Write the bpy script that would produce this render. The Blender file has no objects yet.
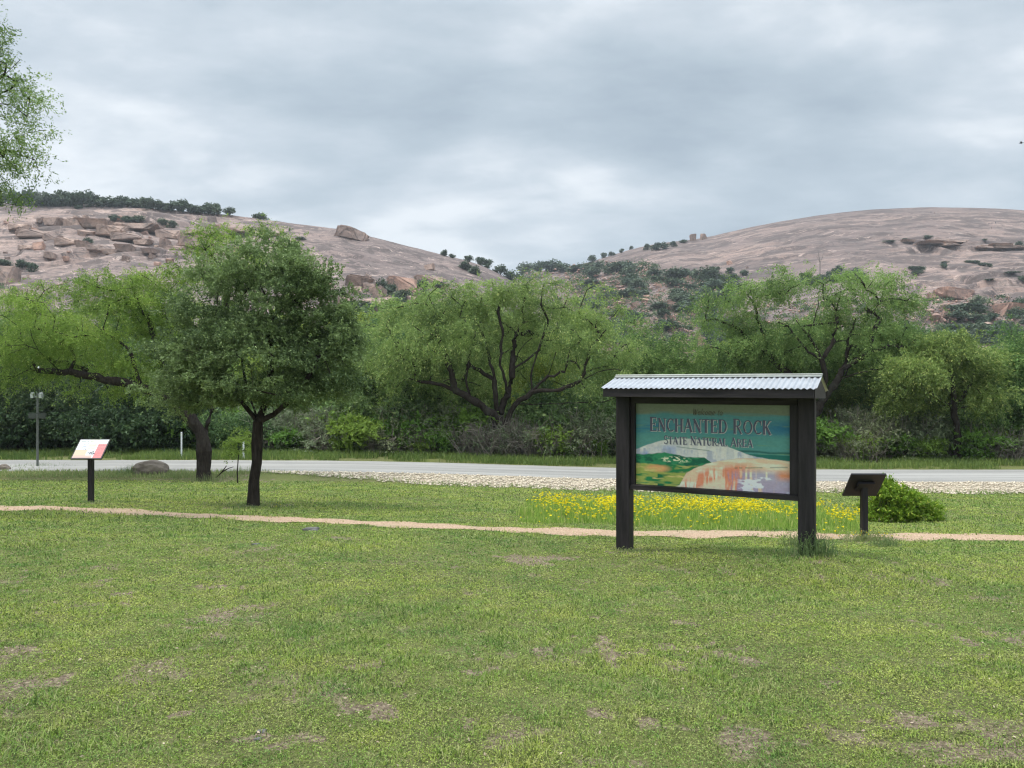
import bpy, bmesh, math, random
import numpy as np
from mathutils import Vector, Matrix

F, CX, CY, EYE = 745.0, 512.0, 384.0, 1.6
COL = bpy.context.scene.collection
R = math.radians

# ------------------------------------------------------------------ noise
def _hash(ix, iy, iz, seed):
    with np.errstate(over='ignore'):
        h = (ix.astype(np.int64)*374761393 + iy.astype(np.int64)*668265263 + iz.astype(np.int64)*2147483647
             + seed*1274126177) & 0xffffffff
        h = ((h ^ (h >> 13))*1274126177) & 0xffffffff
        h = (h ^ (h >> 16)) & 0xffffffff
    return h/4294967295.0
def vnoise(x, y, z=0.0, seed=0):
    x, y, z = np.broadcast_arrays(np.asarray(x, float), np.asarray(y, float), np.asarray(z, float))
    ix, iy, iz = np.floor(x), np.floor(y), np.floor(z)
    fx, fy, fz = x-ix, y-iy, z-iz
    u, v, w = [f*f*f*(f*(f*6-15)+10) for f in (fx, fy, fz)]
    r = 0
    for dx in (0, 1):
        for dy in (0, 1):
            for dz in (0, 1):
                r = r + (u if dx else 1-u)*(v if dy else 1-v)*(w if dz else 1-w)*_hash(ix+dx, iy+dy, iz+dz, seed)
    return r*2-1
def fbm(x, y, z=0.0, oct=4, seed=0, gain=.5):
    x = np.asarray(x, float); y = np.asarray(y, float); z = np.asarray(z, float)
    a, s, t = 1.0, 0.0, 0.0
    for i in range(oct):
        s = s + a*vnoise(x*2**i, y*2**i, z*2**i, seed+i*17); t += a; a *= gain
    return s/t

# ------------------------------------------------------------------ mesh helpers
def mesh_np(name, verts, faces=None, tris=None, attrs=None, cols=None, smooth=False):
    """verts (n,3); faces (m,4) quads; tris (k,3)."""
    me = bpy.data.meshes.new(name)
    verts = np.asarray(verts, np.float32)
    me.vertices.add(len(verts)); me.vertices.foreach_set('co', verts.ravel())
    idx, tot = [], []
    if faces is not None and len(faces): idx.append(np.asarray(faces, np.int32).ravel()); tot.append(np.full(len(faces), 4, np.int32))
    if tris is not None and len(tris): idx.append(np.asarray(tris, np.int32).ravel()); tot.append(np.full(len(tris), 3, np.int32))
    idx = np.concatenate(idx); tot = np.concatenate(tot)
    me.loops.add(len(idx)); me.loops.foreach_set('vertex_index', idx)
    me.polygons.add(len(tot)); st = np.concatenate([[0], np.cumsum(tot)[:-1]]).astype(np.int32)
    me.polygons.foreach_set('loop_start', st); me.polygons.foreach_set('loop_total', tot)
    if smooth: me.polygons.foreach_set('use_smooth', np.ones(len(tot), bool))
    me.update(calc_edges=True)
    if attrs:
        for k, (dom, v) in attrs.items():
            a = me.attributes.new(k, 'FLOAT', dom); a.data.foreach_set('value', np.asarray(v, np.float32))
    if cols is not None:
        a = me.color_attributes.new('Col', 'FLOAT_COLOR', 'POINT')
        c = np.ones((len(verts), 4), np.float32); c[:, :3] = cols; a.data.foreach_set('color', c.ravel())
    return me
def link(name, me, mat=None, parent=None, loc=None):
    o = bpy.data.objects.new(name, me); COL.objects.link(o)
    if mat is not None and me is not None and not len(me.materials): me.materials.append(mat)
    if parent: o.parent = parent
    if loc is not None: o.location = loc
    return o
def thing(name, label, cat, loc=(0, 0, 0), rz=0, group=None):
    o = bpy.data.objects.new(name, None); COL.objects.link(o)
    o.location = loc; o.rotation_euler = (0, 0, rz); o.empty_display_size = .2
    return tag(o, label, cat, group)
def tag(o, label, cat, group=None, kind=None):
    o['label'] = label; o['category'] = cat
    if group: o['group'] = group
    if kind: o['kind'] = kind
    return o
def struct(o, kind='structure', label=None, cat=None):
    o['kind'] = kind
    if label: o['label'] = label
    if cat: o['category'] = cat
    return o
class MB:
    """collects boxes and quads into one mesh"""
    def __init__(s): s.bm = bmesh.new()
    def box(s, c, d, rot=None, bev=0.0):
        r = bmesh.ops.create_cube(s.bm, size=1.0)
        M = Matrix.Translation(c) @ (rot or Matrix.Identity(4)) @ Matrix.Diagonal((*d, 1))
        bmesh.ops.transform(s.bm, matrix=M, verts=r['verts'])
        if bev:
            es = list({e for v in r['verts'] for e in v.link_edges})
            bmesh.ops.bevel(s.bm, geom=es, offset=bev, segments=1, affect='EDGES', clamp_overlap=True)
        return s
    def poly(s, pts, ext=None, slot=0):
        vs = [s.bm.verts.new(p) for p in pts]; f = s.bm.faces.new(vs); f.material_index = slot
        if ext is not None:
            r = bmesh.ops.extrude_face_region(s.bm, geom=[f])
            bmesh.ops.translate(s.bm, vec=ext, verts=[v for v in r['geom'] if isinstance(v, bmesh.types.BMVert)])
        return s
    def cyl(s, a, b, r0, r1=None, seg=12):
        a, b = Vector(a), Vector(b); r1 = r0 if r1 is None else r1
        q = (b-a).to_track_quat('Z', 'Y').to_matrix().to_4x4()
        r = bmesh.ops.create_cone(s.bm, cap_ends=True, segments=seg, radius1=r0, radius2=r1, depth=(b-a).length)
        bmesh.ops.transform(s.bm, matrix=Matrix.Translation((a+b)/2) @ q, verts=r['verts'])
        return s
    def build(s, name, mat, parent=None, loc=None):
        bmesh.ops.recalc_face_normals(s.bm, faces=s.bm.faces)
        me = bpy.data.meshes.new(name); s.bm.to_mesh(me); s.bm.free()
        for m in (mat if isinstance(mat, (list, tuple)) else [mat]): me.materials.append(m)
        o = bpy.data.objects.new(name, me); COL.objects.link(o)
        if parent: o.parent = parent
        if loc is not None: o.location = loc
        return o

# ------------------------------------------------------------------ materials
def new_mat(name):
    m = bpy.data.materials.new(name); m.use_nodes = True; m.node_tree.nodes.clear(); return m, m.node_tree.nodes, m.node_tree.links
def nd(ns, t, **kw):
    n = ns.new(t)
    for k, v in kw.items():
        if k.startswith('i_'):
            key = k[2:]; key = int(key) if key.isdigit() else key
            n.inputs[key].default_value = v
        else: setattr(n, k, v)
    return n
def c4(c): return (*c, 1.0) if len(c) == 3 else c
def ramp(ns, stops, interp='LINEAR'):
    n = ns.new('ShaderNodeValToRGB'); cr = n.color_ramp; cr.interpolation = interp
    while len(cr.elements) > 1: cr.elements.remove(cr.elements[-1])
    cr.elements[0].position, cr.elements[0].color = stops[0][0], c4(stops[0][1])
    for p, c in stops[1:]:
        e = cr.elements.new(p); e.color = c4(c)
    return n
def mixc(ns, ls, fac, a, b, mode='MIX'):
    n = ns.new('ShaderNodeMix'); n.data_type = 'RGBA'; n.blend_type = mode; n.clamp_factor = True
    for s, v in ((0, fac), (6, a), (7, b)):
        if isinstance(v, bpy.types.NodeSocket): ls.new(v, n.inputs[s])
        elif s == 0: n.inputs[0].default_value = v
        else: n.inputs[s].default_value = c4(v)
    return n.outputs[2]
def noise(ns, ls, vec, scale, detail=4, rough=.55, dist=0.0):
    n = nd(ns, 'ShaderNodeTexNoise'); n.inputs['Scale'].default_value = scale; n.inputs['Detail'].default_value = detail
    n.inputs['Roughness'].default_value = rough; n.inputs['Distortion'].default_value = dist
    ls.new(vec, n.inputs['Vector']); return n.outputs['Fac']
def mapping(ns, ls, vec, scale=(1, 1, 1), rot=(0, 0, 0)):
    n = ns.new('ShaderNodeMapping'); n.inputs['Scale'].default_value = scale; n.inputs['Rotation'].default_value = rot
    ls.new(vec, n.inputs['Vector']); return n.outputs[0]
def finish(ns, ls, col, rough=.8, bump=None, bs=.3, bd=.02, spec=.3, metal=0.0):
    b = ns.new('ShaderNodeBsdfPrincipled'); out = ns.new('ShaderNodeOutputMaterial')
    if isinstance(col, bpy.types.NodeSocket): ls.new(col, b.inputs['Base Color'])
    else: b.inputs['Base Color'].default_value = c4(col)
    if isinstance(rough, bpy.types.NodeSocket): ls.new(rough, b.inputs['Roughness'])
    else: b.inputs['Roughness'].default_value = rough
    b.inputs['Specular IOR Level'].default_value = spec; b.inputs['Metallic'].default_value = metal
    if bump is not None:
        bn = ns.new('ShaderNodeBump'); bn.inputs['Strength'].default_value = bs; bn.inputs['Distance'].default_value = bd
        ls.new(bump, bn.inputs['Height']); ls.new(bn.outputs[0], b.inputs['Normal'])
    ls.new(b.outputs[0], out.inputs[0]); return b
def ramp_fac(ns, ls, fac, stops):
    r = ramp(ns, stops); ls.new(fac, r.inputs[0]); return r.outputs[0]
def leaf_mat(name, dark, light, trans=.35, warm=None, hue=.5):
    """leaf colours vary from leaf to leaf (rnd) and from spray to spray (tone)"""
    m, ns, ls = new_mat(name)
    a = nd(ns, 'ShaderNodeAttribute', attribute_name='rnd'); t = nd(ns, 'ShaderNodeAttribute', attribute_name='tone')
    oi = ns.new('ShaderNodeObjectInfo')
    mx = nd(ns, 'ShaderNodeMath', operation='MULTIPLY_ADD'); ls.new(a.outputs['Fac'], mx.inputs[0]); mx.inputs[1].default_value = .35
    m2 = nd(ns, 'ShaderNodeMath', operation='MULTIPLY'); ls.new(t.outputs['Fac'], m2.inputs[0]); m2.inputs[1].default_value = .65
    ls.new(m2.outputs[0], mx.inputs[2])
    col = mixc(ns, ls, mx.outputs[0], dark, light)
    if warm:
        r = ramp(ns, [(.90, (0, 0, 0)), (.93, (1, 1, 1))]); ls.new(a.outputs['Fac'], r.inputs[0])
        col = mixc(ns, ls, r.outputs[0], col, warm)
    hv = ns.new('ShaderNodeHueSaturation')
    h = nd(ns, 'ShaderNodeMapRange'); ls.new(oi.outputs['Random'], h.inputs[0]); h.inputs[3].default_value = hue-.02; h.inputs[4].default_value = hue+.02
    v = nd(ns, 'ShaderNodeMapRange'); ls.new(oi.outputs['Random'], v.inputs[0]); v.inputs[3].default_value = 1.12; v.inputs[4].default_value = .88
    ls.new(h.outputs[0], hv.inputs['Hue']); ls.new(v.outputs[0], hv.inputs['Value']); ls.new(col, hv.inputs['Color'])
    b = ns.new('ShaderNodeBsdfPrincipled'); b.inputs['Roughness'].default_value = .6; b.inputs['Specular IOR Level'].default_value = .25
    tr = ns.new('ShaderNodeBsdfTranslucent'); mxs = ns.new('ShaderNodeMixShader'); mxs.inputs[0].default_value = trans
    out = ns.new('ShaderNodeOutputMaterial')
    ls.new(hv.outputs[0], b.inputs['Base Color']); ls.new(hv.outputs[0], tr.inputs[0])
    ls.new(b.outputs[0], mxs.inputs[1]); ls.new(tr.outputs[0], mxs.inputs[2]); ls.new(mxs.outputs[0], out.inputs[0])
    return m
def bark_mat(name, a, b):
    m, ns, ls = new_mat(name)
    tc = ns.new('ShaderNodeTexCoord'); v = mapping(ns, ls, tc.outputs['Object'], (9, 9, 1.6))
    n = noise(ns, ls, v, 2.2, 6, .65)
    n2 = noise(ns, ls, tc.outputs['Object'], 1.4, 3)
    col = ramp_fac(ns, ls, n, [(.3, a), (.7, b)])
    col = mixc(ns, ls, ramp_fac(ns, ls, n2, [(.55, (0, 0, 0)), (.7, (.5, .5, .5))]), col, (.075, .075, .06))
    finish(ns, ls, col, .95, n, .9, .03, .1); return m
def plain_mat(name, col, rough=.7, var=.15, scale=12, bump=.15, metal=0, spec=.3, stretch=(1, 1, 1)):
    m, ns, ls = new_mat(name)
    tc = ns.new('ShaderNodeTexCoord'); v = mapping(ns, ls, tc.outputs['Object'], stretch)
    n = noise(ns, ls, v, scale, 5, .6)
    lo = tuple(c*(1-var) for c in col); hi = tuple(min(1, c*(1+var)) for c in col)
    finish(ns, ls, ramp_fac(ns, ls, n, [(.3, lo), (.7, hi)]), rough, n, bump, .004, spec, metal); return m
def vcol_mat(name, rough=.45, spec=.4):
    m, ns, ls = new_mat(name); a = nd(ns, 'ShaderNodeAttribute', attribute_name='Col')
    finish(ns, ls, a.outputs['Color'], rough, spec=spec); return m

M = {}
M['mesquite'] = leaf_mat('mesquite_leaf', (.062, .120, .034), (.320, .465, .135), .46, (.44, .52, .18))
M['mesquite_yellow'] = leaf_mat('mesquite_fresh_leaf', (.092, .165, .030), (.390, .520, .095), .48, (.50, .56, .15))
M['mesquite_mid'] = leaf_mat('mesquite_pale_leaf', (.066, .122, .032), (.325, .460, .125), .46, (.44, .50, .16))
M['oak'] = leaf_mat('oak_leaf', (.042, .086, .032), (.220, .335, .125), .35, (.30, .42, .18))
M['dark_shrub'] = leaf_mat('dark_shrub_leaf', (.048, .095, .035), (.175, .285, .095), .34, (.28, .38, .14))
M['cedar'] = leaf_mat('shaded_cedar_leaf', (.022, .046, .022), (.080, .135, .050), .22, (.13, .19, .07))  # shade among the left-hand trees is put into this darker leaf colour
M['grey_shrub'] = leaf_mat('grey_shrub_leaf', (.13, .165, .085), (.34, .39, .22), .38)
M['green_shrub'] = leaf_mat('green_shrub_leaf', (.10, .19, .03), (.24, .37, .07), .4)
M['bush'] = leaf_mat('bush_leaf', (.100, .210, .020), (.300, .500, .055), .48, (.48, .58, .10))
M['juniper'] = leaf_mat('juniper_leaf', (.045, .072, .046), (.115, .160, .090), .15)
M['weed'] = leaf_mat('weed_leaf', (.12, .18, .06), (.26, .34, .14), .4, (.4, .38, .2))
M['petal'] = leaf_mat('yellow_petal', (.75, .55, .01), (.90, .75, .02), .3)
M['bark'] = bark_mat('bark', (.014, .011, .009), (.052, .043, .036))
M['bark_grey'] = bark_mat('grey_bark', (.09, .08, .07), (.24, .22, .20))
M['twig'] = plain_mat('dry_twigs', (.21, .185, .15), .9)
M['wood'] = plain_mat('dark_stained_wood', (.021, .017, .019), .62, .75, 14, .9, spec=.35, stretch=(1, 1, .12))
M['wood_h'] = plain_mat('dark_stained_board', (.026, .021, .023), .58, .75, 14, .9, spec=.35, stretch=(.12, 1, 1))
M['metal'] = plain_mat('galvanised_sheet', (.40, .41, .43), .42, .14, 7, .05, metal=.5, spec=.5)
M['cap'] = plain_mat('ridge_cap_metal', (.26, .27, .245), .5, .15, 7, .05, metal=.4)
M['black_paint'] = plain_mat('black_frame_paint', (.014, .013, .016), .45, .2, 20, .1)
M['galv'] = plain_mat('grey_post_metal', (.16, .17, .16), .55, .2, 20, .1, metal=.3)
M['lampgrey'] = plain_mat('lamp_housing', (.26, .28, .27), .5, .1)
M['board'] = plain_mat('dark_cross_board', (.07, .08, .07), .6, .2)
M['white'] = plain_mat('white_plastic', (.72, .74, .74), .5, .06, 20, .05)
M['paint'] = vcol_mat('painted_panel', .5, .35)
M['lens'] = plain_mat('lamp_lens', (.70, .74, .76), .15, .05)

# ------------------------------------------------------------------ terrain
def drop(y):
    P = [-20, 0, 10.5, 13, 31.0, 33.8, 41.2, 50, 120, 3000]
    V = [-1.2, 0, .70, .98, 2.74, 2.62, 2.86, 2.97, 3.7, 9]
    y = np.asarray(y, float); return sum(np.interp(y+k, P, V) for k in (-.5, -.17, .17, .5))/4
def gz(x, y):
    x = np.asarray(x, float); y = np.asarray(y, float)
    near = np.clip((31-y)/3, 0, 1)
    bump = (fbm(x*.9, y*.9, 0, 3, 5)*.035 + fbm(x*.22, y*.22, 0, 2, 9)*.07)*near
    return -drop(y) - .26*np.tanh(x/8)*np.clip(y/10, 0, 1) + bump + .17*np.exp(-((x-4.3)/1.5)**2-((y-9.7)/1.3)**2) - .04*np.exp(-((x-1.7)/.8)**2-((y-11)/.9)**2)
def at(px, Y, zoff=0.0):
    """the ground point seen at that place of the photograph"""
    lo, hi = 1.0, 60.0
    ys = np.linspace(lo, hi, 4000); xs = (px-CX)/F*ys
    row = CY + (EYE-gz(xs, ys)-zoff)/ys*F
    k = np.argmax(row < Y)
    y = ys[k]; x = (px-CX)/F*y
    return Vector((float(x), float(y), float(gz(x, y))))
def gp(px, y):
    x = (px-CX)/F*y; return Vector((x, y, float(gz(x, y))))

# bare patches (x, y, rx, ry, strength) taken from the photo
patches = []
for px, Y, w, h, s in [(250, 736, 45, 9, 1.0), (235, 612, 30, 9, .75), (205, 640, 35, 12, .6), (165, 668, 40, 14, .45), (115, 700, 40, 16, .35),
                       (530, 560, 34, 5, .85), (520, 741, 60, 16, .45), (640, 735, 60, 18, .45), (735, 745, 60, 18, .5), (590, 765, 50, 14, .5),
                       (870, 740, 70, 14, .4), (960, 720, 50, 20, .55), (985, 752, 50, 14, .55), (370, 664, 22, 5, .6), (312, 718, 30, 7, .45),
                       (255, 550, 22, 4, .6), (240, 570, 30, 4, .4), (60, 575, 22, 6, .35), (345, 540, 26, 4, .55), (745, 664, 16, 5, .5),
                       (990, 598, 18, 5, .5), (640, 600, 50, 8, .25), (420, 600, 30, 5, .3), (150, 745, 50, 10, .3), (20, 740, 40, 12, .4), (900, 610, 90, 16, .22),
                       (470, 650, 60, 12, .25), (820, 690, 70, 12, .25)]:
    p = at(px, Y); sc = p.y/F
    patches.append((p.x, p.y, w*sc, abs(at(px, Y-h).y-at(px, Y+h).y)/2, s))
for px, Y, w, h in [(625, 550, 16, 4), (807, 556, 20, 5), (253, 507, 34, 4), (91, 503, 12, 2), (864, 541, 14, 3), (204, 481, 40, 3)]:
    p = at(px, Y); sc = p.y/F; patches.append((p.x, p.y, w*sc, max(.25, abs(at(px, Y-h).y-at(px, Y+h).y)/2), .75))
def soil(x, y):
    s = np.zeros_like(x, float)
    n = fbm(x*3.1, y*3.1, 0, 3, 31); nf = fbm(x*9, y*9, 0, 2, 33)
    for cx, cy, rx, ry, st in patches:
        d = np.sqrt(((x-cx)/rx)**2+((y-cy)/ry)**2)
        s = np.maximum(s, st*np.clip(1.05-d+n*1.5+nf*1.1, 0, 1))
    g = fbm(x*1.3, y*1.3, 0, 3, 41)+.35*nf
    g2 = fbm(x*4.2, y*4.2, 0, 3, 47)
    s = np.maximum(s, np.clip((g-.42)*2.4, 0, .4)*np.clip((16-y)/8, .25, 1))
    s = np.maximum(s, np.clip((g2-.48+.5*g)*3.4, 0, .8)*np.clip((14-y)/8, .2, 1))
    return np.clip(s, 0, 1)
# path centre line
pl = [(-260, 496), (-120, 503), (0, 508), (120, 512.5), (210, 517), (300, 520.5), (420, 526), (520, 530.5), (620, 533), (720, 533.5), (820, 536), (900, 537.5), (1024, 538), (1200, 541)]
PP = np.array([list(at(a, b)) for a, b in pl])
def path_y(x): return np.interp(x, PP[:, 0], PP[:, 1])
def path_w(x):
    return .53+.26*fbm(x*1.1, x*0, 0, 3, 3) - .10*np.exp(-((x-4.3)/1.6)**2)
def path_d(x, y):
    e = np.abs(y-path_y(x)-.05*fbm(x*3, y*0, 0, 3, 8))/path_w(x); return e

def ground():
    u = np.concatenate([np.linspace(-14, -1.05, 26)[:-1], np.linspace(-1.05, 1.05, 420), np.linspace(1.05, 14, 26)[1:]])
    d1 = [-12, -6, -3, -1.0, .2]
    y = .8
    while y < 60: d1.append(y); y += max(.03, y*.0085)
    while y < 1500: d1.append(y); y *= 1.12
    d = np.array(d1)
    Dd, U = np.meshgrid(d, u, indexing='ij')
    Y = Dd; X = np.clip(U*(np.maximum(Dd, 0)+3.0), -2400, 2400)
    Z = gz(X, Y)
    fine = fbm(X*14, Y*14, 0, 3, 77)*.008*np.clip((20-Y)/10, 0, 1)
    Z = Z + fine
    # the sheet lies lower below the road and its shoulder
    Z = np.where((Y > 34.2) & (Y < 40.8), Z-.05, Z)
    s = soil(X.ravel(), Y.ravel()) if True else None
    nr, nc = X.shape
    i = np.arange(nr*nc).reshape(nr, nc)
    f = np.stack([i[:-1, :-1], i[:-1, 1:], i[1:, 1:], i[1:, :-1]], -1).reshape(-1, 4)
    me = mesh_np('ground', np.stack([X.ravel(), Y.ravel(), Z.ravel()], 1), f, attrs={'soil': ('POINT', s)}, smooth=True)
    m, ns, ls = new_mat('lawn_ground')
    geo = ns.new('ShaderNodeNewGeometry'); P = geo.outputs['Position']
    a = nd(ns, 'ShaderNodeAttribute', attribute_name='soil')
    big = noise(ns, ls, P, .35, 4, .6); mid = noise(ns, ls, P, 2.3, 5, .65); fin = noise(ns, ls, P, 30, 8, .85)
    col = ramp_fac(ns, ls, fin, [(.36, (.024, .027, .012)), (.48, (.090, .100, .034)), (.60, (.215, .215, .085))])
    col = mixc(ns, ls, ramp_fac(ns, ls, mid, [(.50, (0, 0, 0)), (.68, (.5, .5, .5))]), col, (.20, .185, .095))
    col = mixc(ns, ls, ramp_fac(ns, ls, big, [(.45, (0, 0, 0)), (.65, (.4, .4, .4))]), col, (.17, .20, .055))
    sc = ramp_fac(ns, ls, fin, [(.34, (.055, .042, .028)), (.5, (.17, .132, .090)), (.64, (.42, .34, .24))])
    col = mixc(ns, ls, ramp_fac(ns, ls, a.outputs['Fac'], [(.20, (0, 0, 0)), (.50, (1, 1, 1))]), col, sc)
    finish(ns, ls, col, .95, fin, .8, .02, .1)
    return struct(link('ground', me, m))
ground()

def strip(name, xs, ya, yb, lift, mat, rows=10, kind='structure', wob=None):
    """a sheet laid on the ground between two edge functions"""
    t = np.linspace(0, 1, rows)
    X = np.repeat(xs[:, None], rows, 1); Y = ya[:, None]*(1-t)+yb[:, None]*t
    Z = gz(X, Y)+lift
    if wob is not None: Z = Z+wob(X, Y, t)
    n = len(xs); i = np.arange(n*rows).reshape(n, rows)
    f = np.stack([i[:-1, :-1], i[1:, :-1], i[1:, 1:], i[:-1, 1:]], -1).reshape(-1, 4)
    me = mesh_np(name, np.stack([X.ravel(), Y.ravel(), Z.ravel()], 1), f, smooth=True)
    return struct(link(name, me, mat), kind)
# path
m, ns, ls = new_mat('path_dirt')
P = ns.new('ShaderNodeNewGeometry').outputs['Position']
n1 = noise(ns, ls, P, 30, 6, .75); n2 = noise(ns, ls, P, 1.8, 4, .6)
col = ramp_fac(ns, ls, n1, [(.34, (.17, .112, .070)), (.5, (.40, .275, .185)), (.66, (.60, .46, .34))])
col = mixc(ns, ls, ramp_fac(ns, ls, n2, [(.5, (0, 0, 0)), (.7, (.6, .6, .6))]), col, (.30, .25, .16))
finish(ns, ls, col, .95, n1, .7, .02, .1); M['path'] = m
xs = np.linspace(-17, 17, 700)
nz = lambda x, s: .09*fbm(x*2.2, x*0, 0, 4, s, .7)
strip('path', xs, path_y(xs)-path_w(xs)+nz(xs, 51), path_y(xs)+path_w(xs)+nz(xs, 52), .012, M['path'], 9)
# road
m, ns, ls = new_mat('road_asphalt')
P = ns.new('ShaderNodeNewGeometry').outputs['Position']
n1 = noise(ns, ls, P, 22, 5, .7); v = mapping(ns, ls, P, (.05, 1.1, 1)); n2 = noise(ns, ls, v, 1.0, 4, .6); n3 = noise(ns, ls, P, .6, 4, .7)
col = ramp_fac(ns, ls, n1, [(.3, (.17, .163, .150)), (.7, (.28, .270, .250))])
col = mixc(ns, ls, ramp_fac(ns, ls, n2, [(.4, (0, 0, 0)), (.62, (.75, .75, .75))]), col, (.36, .345, .320))
col = mixc(ns, ls, ramp_fac(ns, ls, n3, [(.55, (0, 0, 0)), (.7, (.35, .35, .35))]), col, (.17, .17, .175))
finish(ns, ls, col, .85, n1, .4, .01, .2); M['road'] = m
xr = np.linspace(-75, 75, 600)
strip('road', xr, 34.0+.10*fbm(xr*.8, xr*0, 0, 4, 61), 41.0+.15*fbm(xr*.8, xr*0, 0, 4, 62), .02, M['road'], 12,
      wob=lambda X, Y, t: .10*np.clip(1-np.abs(2*t-1)**2, 0, 1)[None, :]+0*X - .02*(np.abs(2*t-1) > .99)[None, :])
# gravel shoulder
m, ns, ls = new_mat('pale_gravel')
P = ns.new('ShaderNodeNewGeometry').outputs['Position']
vo = nd(ns, 'ShaderNodeTexVoronoi'); vo.inputs['Scale'].default_value = 11; ls.new(P, vo.inputs['Vector'])
n1 = noise(ns, ls, P, 2.5, 5, .7)
col = ramp_fac(ns, ls, vo.outputs['Distance'], [(.0, (.56, .49, .38)), (.5, (.42, .35, .26)), (.75, (.18, .145, .10))])
col = mixc(ns, ls, ramp_fac(ns, ls, n1, [(.52, (0, 0, 0)), (.68, (.65, .65, .65))]), col, (.33, .32, .22))
finish(ns, ls, col, .95, vo.outputs['Distance'], .9, .04, .1); M['gravel'] = m
xg = np.linspace(-12.5, 60, 700)
wg = np.clip((xg+12.5)/9, 0.03, 1)*np.clip(1-(xg-20)/60, .3, 1)
gv_near = 34.1-wg*(2.7+.5*fbm(xg*.9, xg*0, 0, 4, 71)+.25*fbm(xg*4, xg*0, 0, 2, 72))
strip('gravel_shoulder', xg, gv_near, xg*0+34.15+.1*fbm(xg*1.5, xg*0, 0, 3, 73), .016, M['gravel'], 14)

# loose stones on the shoulder (nobody could count them)
rng = np.random.default_rng(4)
def stones(n):
    x = rng.uniform(-11, 34, n); k = np.interp(x, xg, gv_near)
    y = k + rng.uniform(-.25, 1, n)**1*(34-k); s = rng.uniform(.03, .09, n)
    base = np.array([[1, 0, 0], [0, 1, 0], [-1, 0, 0], [0, -1, 0], [0, 0, .7], [0, 0, -.5]], float)
    V = base[None]*s[:, None, None]*rng.uniform(.6, 1.3, (n, 6, 3)) + np.stack([x, y, gz(x, y)+.03], 1)[:, None]
    T = np.array([[0, 1, 4], [1, 2, 4], [2, 3, 4], [3, 0, 4], [1, 0, 5], [2, 1, 5], [3, 2, 5], [0, 3, 5]])
    return V.reshape(-1, 3), (T[None]+np.arange(n)[:, None, None]*6).reshape(-1, 3)
V, T = stones(5000)
struct(tag(link('gravel', mesh_np('gravel', V, tris=T), plain_mat('gravel_stone', (.50, .43, .33), .9, .4, 3)), 'loose pale stones scattered along the road edge', 'gravel'), 'stuff')

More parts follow.
